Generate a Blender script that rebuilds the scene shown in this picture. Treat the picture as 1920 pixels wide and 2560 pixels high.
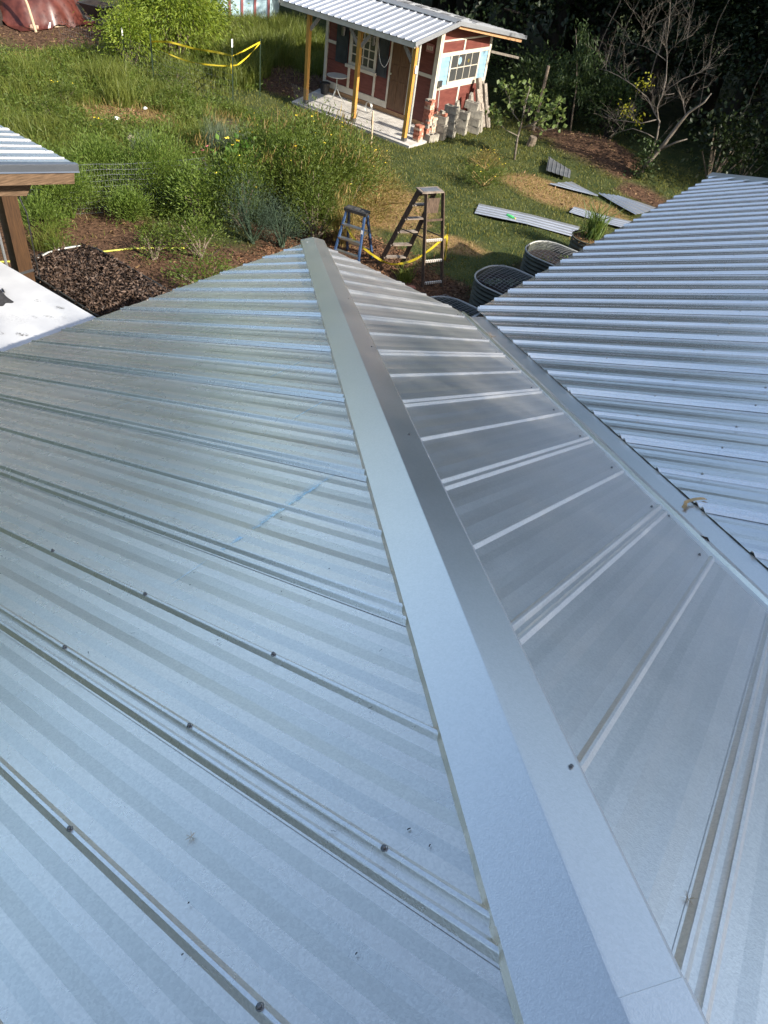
import bpy, math, random
import numpy as np
from mathutils import Vector, Matrix, Quaternion

# ------------------------------------------------------------------ scene, camera, sky, sun
scene = bpy.context.scene
C = scene.collection
for o in list(bpy.data.objects):
    bpy.data.objects.remove(o)

cam_data = bpy.data.cameras.new('camera')
cam = bpy.data.objects.new('camera', cam_data)
C.objects.link(cam)
cam_data.sensor_fit = 'VERTICAL'
cam_data.sensor_height = 36.0
cam_data.sensor_width = 27.0
cam_data.lens = 36.0 * 1794.124 / 2560.0
cam_data.clip_start = 0.05
cam_data.clip_end = 2000
RR = ((0.77453481, 0.61977487, 0.12639197), (-0.5025394, 0.48160371, 0.71799166), (-0.38412234, 0.61962648, -0.68448013))
cam.matrix_world = Matrix(((RR[0][0], RR[1][0], -RR[2][0], 5.0717),
                           (RR[0][1], RR[1][1], -RR[2][1], -5.8906),
                           (RR[0][2], RR[1][2], -RR[2][2], 3.3912),
                           (0, 0, 0, 1)))
scene.camera = cam

SUN_EL = math.radians(32.0)
SUN_AZ = math.radians(3.0)          # counter-clockwise from +x
world = bpy.data.worlds.new('World')
scene.world = world
world.use_nodes = True
wn = world.node_tree
wn.nodes.clear()
w_out = wn.nodes.new('ShaderNodeOutputWorld')
w_bg = wn.nodes.new('ShaderNodeBackground')
w_sky = wn.nodes.new('ShaderNodeTexSky')
w_sky.sky_type = 'NISHITA'
w_sky.sun_disc = False
w_sky.sun_elevation = SUN_EL
w_sky.sun_rotation = math.radians(90) - SUN_AZ
w_sky.air_density = 1.0
w_sky.dust_density = 2.0
w_sky.ozone_density = 1.0
w_bg.inputs['Strength'].default_value = 0.145
wn.links.new(w_sky.outputs[0], w_bg.inputs['Color'])
wn.links.new(w_bg.outputs[0], w_out.inputs['Surface'])

sun_data = bpy.data.lights.new('sun', 'SUN')
sun_data.energy = 5.0
sun_data.angle = math.radians(0.53)
sun_data.color = (1.0, 0.94, 0.84)
sun = bpy.data.objects.new('sun', sun_data)
C.objects.link(sun)
sdir = Vector((math.cos(SUN_EL) * math.cos(SUN_AZ), math.cos(SUN_EL) * math.sin(SUN_AZ), math.sin(SUN_EL)))
sun.rotation_euler = sdir.to_track_quat('Z', 'Y').to_euler()
sun.location = sdir * 40

scene.view_settings.view_transform = 'Standard'
scene.view_settings.look = 'None'
scene.view_settings.exposure = 0.88
scene.view_settings.gamma = 1.0
scene.view_settings.use_curve_mapping = False
scene.render.engine = 'CYCLES'
scene.cycles.use_adaptive_sampling = False
scene.cycles.max_bounces = 5
scene.cycles.diffuse_bounces = 3
scene.cycles.glossy_bounces = 3
scene.cycles.transmission_bounces = 3
scene.cycles.transparent_max_bounces = 12

GZ = -2.8            # ground level
rng = np.random.default_rng(7)
random.seed(7)
PI = math.pi

# ------------------------------------------------------------------ materials
MATS = {}
def srgb(r, g, b):
    f = lambda c: (c / 255 / 12.92) if c <= 10 else ((c / 255 + 0.055) / 1.055) ** 2.4
    return (f(r), f(g), f(b), 1)

def newmat(name):
    m = bpy.data.materials.new(name)
    m.use_nodes = True
    nt = m.node_tree
    return m, nt, nt.nodes['Principled BSDF'], nt.nodes, nt.links

def noise_color(nt, c1, c2, scale=8.0, detail=4.0, lo=0.35, hi=0.65, coord='Object', stretch=None):
    N, Lk = nt.nodes, nt.links
    tc = N.new('ShaderNodeTexCoord')
    src = tc.outputs[coord]
    if stretch:
        mp = N.new('ShaderNodeMapping')
        mp.inputs['Scale'].default_value = stretch
        Lk.new(src, mp.inputs['Vector'])
        src = mp.outputs[0]
    nz = N.new('ShaderNodeTexNoise')
    nz.inputs['Scale'].default_value = scale
    nz.inputs['Detail'].default_value = detail
    Lk.new(src, nz.inputs['Vector'])
    cr = N.new('ShaderNodeValToRGB')
    cr.color_ramp.elements[0].position = lo
    cr.color_ramp.elements[1].position = hi
    cr.color_ramp.elements[0].color = c1
    cr.color_ramp.elements[1].color = c2
    Lk.new(nz.outputs['Fac'], cr.inputs['Fac'])
    return cr.outputs['Color'], nz.outputs['Fac'], src

def mat(name, c1, c2=None, rough=0.7, metal=0.0, scale=8.0, bump=0.0, stretch=None, spec=0.5, lo=0.35, hi=0.65, detail=4.0, bump_scale=None, coord='Object'):
    m, nt, b, N, Lk = newmat(name)
    if c2 is None:
        c2 = tuple(min(1, v * 1.18) for v in c1[:3]) + (1,)
    col, fac, src = noise_color(nt, c1, c2, scale, detail, lo, hi, coord, stretch)
    Lk.new(col, b.inputs['Base Color'])
    b.inputs['Roughness'].default_value = rough
    b.inputs['Metallic'].default_value = metal
    b.inputs['Specular IOR Level'].default_value = spec
    if bump:
        bn = N.new('ShaderNodeBump')
        bn.inputs['Strength'].default_value = bump
        bn.inputs['Distance'].default_value = 0.01
        if bump_scale:
            n2 = N.new('ShaderNodeTexNoise')
            n2.inputs['Scale'].default_value = bump_scale
            n2.inputs['Detail'].default_value = 3
            Lk.new(src, n2.inputs['Vector'])
            fac = n2.outputs['Fac']
        Lk.new(fac, bn.inputs['Height'])
        Lk.new(bn.outputs[0], b.inputs['Normal'])
    MATS[name] = m
    return m

def metal_mat(name, base, rough, var=0.06, grain=0.25, metal=1.0):
    m, nt, b, N, Lk = newmat(name)
    tc = N.new('ShaderNodeTexCoord')
    big = N.new('ShaderNodeTexNoise'); big.inputs['Scale'].default_value = 1.6; big.inputs['Detail'].default_value = 5
    Lk.new(tc.outputs['Object'], big.inputs['Vector'])
    fine = N.new('ShaderNodeTexNoise'); fine.inputs['Scale'].default_value = 260; fine.inputs['Detail'].default_value = 2
    Lk.new(tc.outputs['Object'], fine.inputs['Vector'])
    sp = N.new('ShaderNodeTexVoronoi'); sp.inputs['Scale'].default_value = 150
    Lk.new(tc.outputs['Object'], sp.inputs['Vector'])
    cr = N.new('ShaderNodeValToRGB')
    cr.color_ramp.elements[0].position = 0.25; cr.color_ramp.elements[1].position = 0.75
    cr.color_ramp.elements[0].color = tuple(v * (1 - var) for v in base) + (1,)
    cr.color_ramp.elements[1].color = tuple(min(1, v * (1 + var)) for v in base) + (1,)
    mx = N.new('ShaderNodeMix'); mx.data_type = 'FLOAT'; mx.inputs[0].default_value = 0.4
    Lk.new(big.outputs['Fac'], mx.inputs[2]); Lk.new(sp.outputs['Color'], mx.inputs[3])
    Lk.new(mx.outputs[0], cr.inputs['Fac'])
    Lk.new(cr.outputs['Color'], b.inputs['Base Color'])
    b.inputs['Metallic'].default_value = metal
    mr = N.new('ShaderNodeMapRange')
    mr.inputs['To Min'].default_value = rough - 0.05; mr.inputs['To Max'].default_value = rough + 0.06
    Lk.new(big.outputs['Fac'], mr.inputs['Value'])
    Lk.new(mr.outputs[0], b.inputs['Roughness'])
    bn = N.new('ShaderNodeBump'); bn.inputs['Strength'].default_value = grain; bn.inputs['Distance'].default_value = 0.0012
    Lk.new(fine.outputs['Fac'], bn.inputs['Height'])
    Lk.new(bn.outputs[0], b.inputs['Normal'])
    MATS[name] = m
    return m

def roof_mat(name, base, r1=0.26, r2=0.55, mixf=0.24, var=0.07, warm=1.0):
    """coated steel: a sharp lobe that mirrors the yard and a broad lobe that gathers the sky, spangle, smudges and fine scratches"""
    m, nt, b, N, Lk = newmat(name)
    tc = N.new('ShaderNodeTexCoord')
    def nz(scale, detail, dist=0.0, stretch=None):
        n_ = N.new('ShaderNodeTexNoise'); n_.inputs['Scale'].default_value = scale; n_.inputs['Detail'].default_value = detail; n_.inputs['Distortion'].default_value = dist
        src = tc.outputs['Object']
        if stretch:
            mp = N.new('ShaderNodeMapping'); mp.inputs['Scale'].default_value = stretch; Lk.new(src, mp.inputs['Vector']); src = mp.outputs[0]
        Lk.new(src, n_.inputs['Vector']); return n_.outputs['Fac']
    big, smear, fine = nz(1.7, 5), nz(5.0, 6, 0.8), nz(300, 2)
    sp = N.new('ShaderNodeTexVoronoi'); sp.inputs['Scale'].default_value = 210; Lk.new(tc.outputs['Object'], sp.inputs['Vector'])
    def math_(op, a, c):
        q = N.new('ShaderNodeMath'); q.operation = op
        for k, v in enumerate((a, c)):
            if isinstance(v, (int, float)): q.inputs[k].default_value = v
            else: Lk.new(v, q.inputs[k])
        return q.outputs[0]
    sg = N.new('ShaderNodeSeparateColor'); Lk.new(sp.outputs['Color'], sg.inputs[0])
    f = math_('ADD', math_('MULTIPLY', big, 0.40), math_('ADD', math_('MULTIPLY', smear, 0.20), math_('MULTIPLY', sg.outputs[0], 0.40)))
    cr = N.new('ShaderNodeValToRGB'); cr.color_ramp.elements[0].position = 0.28; cr.color_ramp.elements[1].position = 0.72
    cr.color_ramp.elements[0].color = tuple(v * (1 - var) for v in base) + (1,); cr.color_ramp.elements[1].color = tuple(min(1, v * (1 + var)) for v in base) + (1,)
    Lk.new(f, cr.inputs['Fac'])
    bn = N.new('ShaderNodeBump'); bn.inputs['Strength'].default_value = 0.35; bn.inputs['Distance'].default_value = 0.0012; Lk.new(fine, bn.inputs['Height'])
    b2 = N.new('ShaderNodeBsdfPrincipled')
    for bb, rr_ in ((b, r1), (b2, r2)):
        Lk.new(cr.outputs['Color'], bb.inputs['Base Color']); bb.inputs['Metallic'].default_value = 1.0; Lk.new(bn.outputs[0], bb.inputs['Normal'])
        mr = N.new('ShaderNodeMapRange'); mr.inputs['From Min'].default_value = 0.3; mr.inputs['From Max'].default_value = 0.7; mr.inputs['To Min'].default_value = rr_ - 0.012; mr.inputs['To Max'].default_value = rr_ + 0.018
        Lk.new(smear, mr.inputs['Value']); Lk.new(mr.outputs[0], bb.inputs['Roughness'])
    ms = N.new('ShaderNodeMixShader'); ms.inputs[0].default_value = mixf
    Lk.new(b.outputs[0], ms.inputs[1]); Lk.new(b2.outputs[0], ms.inputs[2]); Lk.new(ms.outputs[0], N['Material Output'].inputs['Surface'])
    MATS[name] = m

def leaf_mat(name, dark, light, trans=0.35, rough=0.5, big=0.5):
    m, nt, b, N, Lk = newmat(name)
    geo = N.new('ShaderNodeNewGeometry')
    tc = N.new('ShaderNodeTexCoord')
    nz = N.new('ShaderNodeTexNoise'); nz.inputs['Scale'].default_value = 2.2; nz.inputs['Detail'].default_value = 2
    Lk.new(tc.outputs['Object'], nz.inputs['Vector'])
    mx = N.new('ShaderNodeMix'); mx.data_type = 'FLOAT'; mx.inputs[0].default_value = big
    Lk.new(geo.outputs['Random Per Island'], mx.inputs[2]); Lk.new(nz.outputs['Fac'], mx.inputs[3])
    cr = N.new('ShaderNodeValToRGB')
    cr.color_ramp.elements[0].position = 0.15; cr.color_ramp.elements[1].position = 0.85
    cr.color_ramp.elements[0].color = tuple(dark) + (1,); cr.color_ramp.elements[1].color = tuple(light) + (1,)
    Lk.new(mx.outputs[0], cr.inputs['Fac'])
    Lk.new(cr.outputs['Color'], b.inputs['Base Color'])
    b.inputs['Roughness'].default_value = rough
    b.inputs['Specular IOR Level'].default_value = 0.35
    tr = N.new('ShaderNodeBsdfTranslucent')
    hs = N.new('ShaderNodeHueSaturation'); hs.inputs['Hue'].default_value = 0.485; hs.inputs['Saturation'].default_value = 1.1; hs.inputs['Value'].default_value = 1.3
    Lk.new(cr.outputs['Color'], hs.inputs['Color']); Lk.new(hs.outputs[0], tr.inputs['Color'])
    ms = N.new('ShaderNodeMixShader'); ms.inputs[0].default_value = trans
    out = N['Material Output']
    Lk.new(b.outputs[0], ms.inputs[1]); Lk.new(tr.outputs[0], ms.inputs[2]); Lk.new(ms.outputs[0], out.inputs['Surface'])
    MATS[name] = m
    return m

roof_mat('galv', (0.87, 0.81, 0.72), 0.27, 0.55, 0.30)
roof_mat('galv_mid', (0.79, 0.755, 0.68), 0.28, 0.55, 0.30)
roof_mat('galv_soft_mid', (0.78, 0.755, 0.70), 0.30, 0.56, 0.34)
roof_mat('galv_crisp_mid', (0.82, 0.79, 0.735), 0.20, 0.55, 0.16)
roof_mat('galv_soft', (0.82, 0.79, 0.735), 0.29, 0.55, 0.34)
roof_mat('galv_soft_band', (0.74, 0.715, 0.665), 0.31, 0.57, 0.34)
roof_mat('galv_crisp', (0.85, 0.82, 0.76), 0.19, 0.55, 0.16)
roof_mat('galv_crisp_band', (0.79, 0.765, 0.715), 0.21, 0.55, 0.18)
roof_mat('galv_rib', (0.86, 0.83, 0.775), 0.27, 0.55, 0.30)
roof_mat('galv_crisp_rib', (0.97, 0.96, 0.94), 0.34, 0.60, 0.55)  # paler than its pan: bright sky reflection on the ribs put into the colour
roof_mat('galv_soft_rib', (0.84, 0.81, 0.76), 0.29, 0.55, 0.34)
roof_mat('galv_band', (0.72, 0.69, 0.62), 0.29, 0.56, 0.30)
roof_mat('galv_cap', (0.83, 0.80, 0.745), 0.25, 0.55, 0.30, 0.04)
metal_mat('galv_screw', (0.17, 0.17, 0.165), 0.42, 0.06, 0.2, 0.7)
metal_mat('trim_metal', (0.20, 0.22, 0.25), 0.4, 0.06, 0.1, 0.8)
metal_mat('galv_bright', (0.62, 0.64, 0.66), 0.34, 0.07, 0.15, 0.75)
metal_mat('galv_old', (0.42, 0.44, 0.42), 0.5, 0.12, 0.2, 0.85)
metal_mat('white_metal_roof', (0.58, 0.60, 0.63), 0.38, 0.05, 0.1, 0.7)
metal_mat('alu', (0.70, 0.71, 0.72), 0.35)
metal_mat('steel_dark', (0.20, 0.20, 0.20), 0.5)
mat('gap_shadow_black', (0.012, 0.012, 0.013, 1), rough=0.8)
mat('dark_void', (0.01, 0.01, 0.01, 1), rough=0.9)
mat('house_wall', (0.28, 0.25, 0.20, 1), rough=0.85, scale=3)
mat('cedar', (0.075, 0.044, 0.022, 1), (0.15, 0.092, 0.052, 1), rough=0.6, scale=5, stretch=(12, 1.2, 12), bump=0.2)
mat('cedar_post', (0.038, 0.018, 0.007, 1), (0.075, 0.036, 0.013, 1), rough=0.55, scale=5, stretch=(12, 12, 1.0), bump=0.2)
mat('yellow_pine', (0.34, 0.17, 0.03, 1), (0.50, 0.27, 0.06, 1), rough=0.6, scale=5, stretch=(14, 14, 1.2), bump=0.2)
mat('white_sheet', (0.46, 0.46, 0.46, 1), (0.56, 0.56, 0.55, 1), rough=0.45, scale=2.2)
mat('smudge', (0.16, 0.16, 0.15, 1), rough=0.9)
mat('black_cloth', (0.012, 0.012, 0.013, 1), (0.022, 0.022, 0.024, 1), rough=0.85, scale=30, bump=0.5)
mat('white_plastic', (0.75, 0.75, 0.74, 1), rough=0.4)
mat('soil', (0.012, 0.008, 0.006, 1), (0.032, 0.021, 0.015, 1), rough=0.95, scale=24, bump=0.8)
mat('cream_metal', (0.36, 0.36, 0.33, 1), rough=0.5)
mat('bed_metal', (0.040, 0.044, 0.032, 1), (0.080, 0.086, 0.064, 1), rough=0.7, metal=0.0, scale=5)
mat('dark_bed_metal', (0.02, 0.022, 0.02, 1), (0.04, 0.04, 0.036, 1), rough=0.45, scale=5)
mat('wire', (0.42, 0.43, 0.42, 1), rough=0.4, metal=0.6)
mat('dark_wire', (0.22, 0.22, 0.21, 1), rough=0.5, metal=0.4)
mat('tape_yellow', (0.72, 0.56, 0.02, 1), (0.80, 0.66, 0.05, 1), rough=0.35, scale=3)
mat('tape_black', (0.02, 0.02, 0.015, 1), rough=0.4)
mat('tpost', (0.012, 0.026, 0.012, 1), rough=0.6)
mat('tpost_white', (0.75, 0.75, 0.72, 1), rough=0.5)
mat('ladder_wood', (0.055, 0.033, 0.02, 1), (0.13, 0.085, 0.055, 1), rough=0.75, scale=6, stretch=(10, 10, 2), bump=0.25)
mat('ladder_step', (0.16, 0.12, 0.09, 1), (0.30, 0.25, 0.20, 1), rough=0.75, scale=9)
mat('ladder_blue', (0.022, 0.048, 0.11, 1), (0.04, 0.080, 0.17, 1), rough=0.45, scale=6)
mat('rope_white', (0.6, 0.58, 0.52, 1), rough=0.9)
mat('concrete', (0.40, 0.37, 0.33, 1), (0.55, 0.52, 0.47, 1), rough=0.9, scale=5, bump=0.2, bump_scale=60)
mat('block', (0.20, 0.18, 0.15, 1), (0.36, 0.33, 0.27, 1), rough=0.92, scale=9, bump=0.5, bump_scale=90)
mat('brick_red', (0.26, 0.085, 0.05, 1), (0.40, 0.17, 0.11, 1), rough=0.9, scale=14, bump=0.3)
mat('brick_tan', (0.40, 0.26, 0.17, 1), (0.55, 0.42, 0.32, 1), rough=0.9, scale=14, bump=0.3)
mat('red_paint', (0.115, 0.028, 0.020, 1), (0.165, 0.046, 0.033, 1), rough=0.6, scale=4, stretch=(1, 1, 6))
mat('cream_paint', (0.50, 0.45, 0.36, 1), (0.60, 0.55, 0.46, 1), rough=0.55, scale=4)
mat('blue_paint', (0.18, 0.30, 0.38, 1), (0.24, 0.36, 0.44, 1), rough=0.6, scale=4)
mat('sky_paint', (0.48, 0.68, 0.74, 1), (0.60, 0.78, 0.83, 1), rough=0.6, scale=4)
mat('pink_trim', (0.30, 0.10, 0.10, 1), (0.38, 0.15, 0.14, 1), rough=0.6, scale=5)
mat('yellow_trim', (0.58, 0.43, 0.14, 1), (0.66, 0.52, 0.22, 1), rough=0.6, scale=5)
mat('shutter', (0.018, 0.022, 0.030, 1), (0.035, 0.042, 0.055, 1), rough=0.5, scale=5)
mat('door_wood', (0.085, 0.040, 0.018, 1), (0.14, 0.070, 0.033, 1), rough=0.55, scale=4, stretch=(10, 10, 1), bump=0.15)
mat('raw_wood', (0.34, 0.18, 0.08, 1), (0.48, 0.29, 0.15, 1), rough=0.7, scale=4, stretch=(2, 8, 8))
mat('grey_wood', (0.16, 0.13, 0.10, 1), (0.38, 0.33, 0.27, 1), rough=0.9, scale=5, stretch=(10, 10, 1.2), bump=0.6)
mat('bark', (0.10, 0.075, 0.05, 1), (0.24, 0.19, 0.14, 1), rough=0.9, scale=14, stretch=(6, 6, 1), bump=0.7)
mat('pale_bark', (0.09, 0.072, 0.055, 1), (0.23, 0.195, 0.155, 1), rough=0.85, scale=12, stretch=(6, 6, 1), bump=0.4)
mat('dark_bark', (0.02, 0.016, 0.012, 1), (0.05, 0.04, 0.03, 1), rough=0.95, scale=14, stretch=(6, 6, 1), bump=0.7)
mat('tarp', (0.065, 0.017, 0.012, 1), (0.11, 0.032, 0.022, 1), rough=0.38, scale=5, bump=0.5, bump_scale=7)
mat('cart_black', (0.02, 0.019, 0.019, 1), (0.038, 0.036, 0.034, 1), rough=0.5, scale=10)
mat('rubber', (0.03, 0.03, 0.028, 1), (0.07, 0.065, 0.055, 1), rough=0.9, scale=12)
mat('pale_wood', (0.45, 0.32, 0.20, 1), (0.60, 0.46, 0.31, 1), rough=0.8, scale=6, stretch=(8, 8, 1))
mat('rock', (0.25, 0.19, 0.12, 1), (0.42, 0.34, 0.24, 1), rough=0.9, scale=6, bump=0.5)
mat('hose', (0.42, 0.42, 0.05, 1), (0.52, 0.50, 0.09, 1), rough=0.5, scale=8)
mat('straw', (0.30, 0.19, 0.075, 1), (0.48, 0.33, 0.15, 1), rough=0.9, scale=20)
mat('brown_tape', (0.42, 0.27, 0.11, 1), (0.52, 0.36, 0.17, 1), rough=0.5, scale=12)
mat('flower_yellow', (0.75, 0.52, 0.02, 1), (0.85, 0.66, 0.06, 1), rough=0.6, scale=9)
mat('flower_pink', (0.55, 0.10, 0.16, 1), (0.75, 0.26, 0.30, 1), rough=0.6, scale=9)
mat('bottle_green', (0.05, 0.42, 0.10, 1), (0.10, 0.55, 0.18, 1), rough=0.12, scale=5)
mat('chalk', (0.26, 0.48, 0.62, 1), (0.36, 0.58, 0.70, 1), rough=0.95, scale=30)
mat('fascia_paint', (0.45, 0.44, 0.42, 1), rough=0.7)
mat('shingle', (0.10, 0.10, 0.10, 1), (0.18, 0.18, 0.18, 1), rough=0.9, scale=12)
mat('grey_panel', (0.17, 0.18, 0.19, 1), (0.24, 0.25, 0.26, 1), rough=0.45, metal=0.5, scale=4)

def glass_mat():
    m, nt, b, N, Lk = newmat('window_glass')
    b.inputs['Base Color'].default_value = (0.06, 0.062, 0.06, 1)
    b.inputs['Roughness'].default_value = 0.05
    b.inputs['Specular IOR Level'].default_value = 0.8
    MATS['window_glass'] = m
glass_mat()
def tape_mat():            # caution tape: yellow with worn dark lettering blocks along its run
    m, nt, b, N, Lk = newmat('caution_tape')
    uv = N.new('ShaderNodeUVMap')
    br = N.new('ShaderNodeTexBrick')
    br.inputs['Scale'].default_value = 1.0
    br.inputs['Color1'].default_value = (0.03, 0.028, 0.01, 1); br.inputs['Color2'].default_value = (0.62, 0.47, 0.03, 1)
    br.inputs['Mortar'].default_value = (0.62, 0.47, 0.03, 1)
    br.inputs['Brick Width'].default_value = 0.055; br.inputs['Row Height'].default_value = 0.6; br.inputs['Mortar Size'].default_value = 0.03
    br.inputs['Bias'].default_value = 0.25
    Lk.new(uv.outputs[0], br.inputs['Vector'])
    Lk.new(br.outputs['Color'], b.inputs['Base Color'])
    b.inputs['Roughness'].default_value = 0.35
    MATS['caution_tape'] = m
tape_mat()

leaf_mat('leaf_peach', (0.075, 0.135, 0.012), (0.27, 0.33, 0.040), 0.4)
leaf_mat('leaf_weed', (0.045, 0.085, 0.012), (0.16, 0.21, 0.035), 0.4)
leaf_mat('leaf_feather', (0.075, 0.140, 0.022), (0.22, 0.29, 0.060), 0.45)
leaf_mat('leaf_broad', (0.055, 0.150, 0.020), (0.16, 0.28, 0.045), 0.45)
leaf_mat('leaf_grey', (0.110, 0.150, 0.095), (0.22, 0.26, 0.17), 0.35)
leaf_mat('leaf_dry', (0.13, 0.115, 0.028), (0.32, 0.25, 0.075), 0.35)
leaf_mat('leaf_olive', (0.050, 0.090, 0.014), (0.16, 0.20, 0.038), 0.4)
leaf_mat('leaf_fennel', (0.045, 0.080, 0.050), (0.10, 0.14, 0.085), 0.3)
leaf_mat('leaf_fig', (0.075, 0.125, 0.030), (0.20, 0.25, 0.08), 0.4)
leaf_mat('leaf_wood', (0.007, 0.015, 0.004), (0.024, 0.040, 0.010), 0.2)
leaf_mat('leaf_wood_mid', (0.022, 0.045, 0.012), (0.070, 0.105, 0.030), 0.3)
leaf_mat('leaf_yellow', (0.22, 0.24, 0.02), (0.38, 0.36, 0.04), 0.4)
leaf_mat('grass_lawn', (0.075, 0.095, 0.016), (0.23, 0.22, 0.052), 0.35, big=0.65)
leaf_mat('grass_tall', (0.065, 0.105, 0.016), (0.23, 0.25, 0.055), 0.4, big=0.6)
leaf_mat('grass_blue', (0.045, 0.095, 0.020), (0.15, 0.21, 0.055), 0.4)
leaf_mat('grass_dry', (0.17, 0.12, 0.035), (0.36, 0.27, 0.10), 0.3)
leaf_mat('mulch_chip', (0.030, 0.016, 0.009), (0.15, 0.085, 0.05), 0.0, 0.9)
leaf_mat('mulch_red', (0.06, 0.028, 0.014), (0.24, 0.125, 0.065), 0.0, 0.9)
leaf_mat('mulch_leaf', (0.016, 0.010, 0.007), (0.11, 0.070, 0.048), 0.0, 0.6, big=0.2)
leaf_mat('litter', (0.10, 0.055, 0.025), (0.34, 0.22, 0.11), 0.1, 0.8)

# ------------------------------------------------------------------ mesh helpers
def link(name, me, parent=None, m=None, smooth=False):
    o = bpy.data.objects.new(name, me)
    C.objects.link(o)
    if m is not None and not me.materials:
        me.materials.append(MATS[m])
    if smooth:
        me.polygons.foreach_set('use_smooth', [True] * len(me.polygons))
    if parent is not None:
        setpar(o, parent)
    return o

def wloc(o):
    v = Vector(o.location)
    p = o.parent
    while p is not None:
        v = v  # children are built in world space; only the top Empty carries a location
        p = p.parent
    return v

def setpar(o, parent):
    o.parent = parent
    top = parent
    while top.parent is not None:
        top = top.parent
    if parent.parent is None:
        o.matrix_parent_inverse = Matrix.Translation(-Vector(parent.location))

def np_mesh(name, V, F):
    V = np.asarray(V, dtype=np.float32); F = np.asarray(F, dtype=np.int32)
    me = bpy.data.meshes.new(name)
    me.vertices.add(len(V)); me.vertices.foreach_set('co', V.ravel())
    k = F.shape[1]
    me.loops.add(F.size); me.loops.foreach_set('vertex_index', F.ravel())
    me.polygons.add(len(F)); me.polygons.foreach_set('loop_start', np.arange(0, F.size, k, dtype=np.int32))
    me.update(calc_edges=True)
    return me

class MB:
    def __init__(s):
        s.v = []; s.f = []
    def add(s, V, F):
        o = len(s.v)
        s.v += [tuple(p) for p in V]
        s.f += [tuple(i + o for i in q) for q in F]
        return s
    def box(s, c, d, rz=0.0, M=None, bev=0.0):
        hx, hy, hz = d[0] / 2, d[1] / 2, d[2] / 2
        pts = [Vector((x, y, z)) for z in (-hz, hz) for y in (-hy, hy) for x in (-hx, hx)]
        R = M if M is not None else Matrix.Rotation(rz, 3, 'Z')
        V = [R @ p + Vector(c) for p in pts]
        return s.add(V, [(0, 2, 3, 1), (4, 5, 7, 6), (0, 1, 5, 4), (2, 6, 7, 3), (0, 4, 6, 2), (1, 3, 7, 5)])
    def box2(s, a, b):
        return s.box([(a[i] + b[i]) / 2 for i in range(3)], [abs(b[i] - a[i]) for i in range(3)])
    def bar(s, p, q, w, h, up=(0, 0, 1)):
        p = Vector(p); q = Vector(q); d = (q - p); L = d.length; d.normalize()
        u = Vector(up); x = d.cross(u)
        if x.length < 1e-4: x = d.cross(Vector((1, 0, 0)))
        x.normalize(); z = x.cross(d)
        M = Matrix((x, d, z)).transposed()
        return s.box((p + q) / 2, (w, L, h), M=M)
    def tube(s, path, r, n=6, caps=True):
        P = [Vector(p) for p in path]
        rs = r if isinstance(r, (list, tuple)) else [r] * len(P)
        o = len(s.v); prev = None
        for i, p in enumerate(P):
            if i == 0: d = P[1] - P[0]
            elif i == len(P) - 1: d = P[-1] - P[-2]
            else: d = (P[i + 1] - P[i - 1])
            d.normalize()
            if prev is None:
                a = Vector((0, 0, 1)) if abs(d.z) < 0.9 else Vector((1, 0, 0))
                x = d.cross(a).normalized()
            else:
                x = (prev - d * prev.dot(d)).normalized()
            prev = x
            y = d.cross(x)
            for k in range(n):
                an = 2 * PI * k / n
                s.v.append(tuple(p + (x * math.cos(an) + y * math.sin(an)) * rs[i]))
        for i in range(len(P) - 1):
            for k in range(n):
                a = o + i * n + k; b = o + i * n + (k + 1) % n
                s.f.append((a, b, b + n, a + n))
        if caps:
            s.f.append(tuple(o + k for k in reversed(range(n))))
            s.f.append(tuple(o + (len(P) - 1) * n + k for k in range(n)))
        return s
    def lathe(s, c, prof, n=16, M=None):
        o = len(s.v); c = Vector(c)
        for r, z in prof:
            for k in range(n):
                an = 2 * PI * k / n
                p = Vector((r * math.cos(an), r * math.sin(an), z))
                if M is not None: p = M @ p
                s.v.append(tuple(c + p))
        for i in range(len(prof) - 1):
            for k in range(n):
                a = o + i * n + k; b = o + i * n + (k + 1) % n
                s.f.append((a, b, b + n, a + n))
        return s
    def prism(s, poly, z0, z1):      # poly in plan
        n = len(poly)
        V = [(p[0], p[1], z0) for p in poly] + [(p[0], p[1], z1) for p in poly]
        F = [tuple(reversed(range(n))), tuple(range(n, 2 * n))] + [(i, (i + 1) % n, (i + 1) % n + n, i + n) for i in range(n)]
        return s.add(V, F)
    def build(s, name, m, parent=None, smooth=False):
        me = bpy.data.meshes.new(name)
        me.from_pydata(s.v, [], s.f)
        me.update()
        return link(name, me, parent, m, smooth)

def thing(name, label, cat, loc=(0, 0, 0), group=None):
    o = bpy.data.objects.new(name, None)
    C.objects.link(o)
    o.location = loc
    o.empty_display_size = 0.2
    return tag(o, label, cat, group)
def tag(o, label, cat, group=None):
    o['label'] = label; o['category'] = cat
    if group: o['group'] = group
    return o
def stuff(o, label, cat):
    tag(o, label, cat); o['kind'] = 'stuff'; return o
def struct(o, label=None, cat=None):
    o['kind'] = 'structure'
    if label: tag(o, label, cat)
    return o
def copy_tree(root, loc, rz=0.0, sc=1.0, label=None, group=None):
    r = root.copy(); C.objects.link(r)
    r.location = loc; r.rotation_euler = (0, 0, rz); r.scale = (sc, sc, sc) if not isinstance(sc, tuple) else sc
    if label: r['label'] = label
    if group: r['group'] = group
    for ch in list(root.children):
        c = ch.copy(); C.objects.link(c); c.parent = r
        for g in list(ch.children):
            d = g.copy(); C.objects.link(d); d.parent = c
    return r

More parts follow.
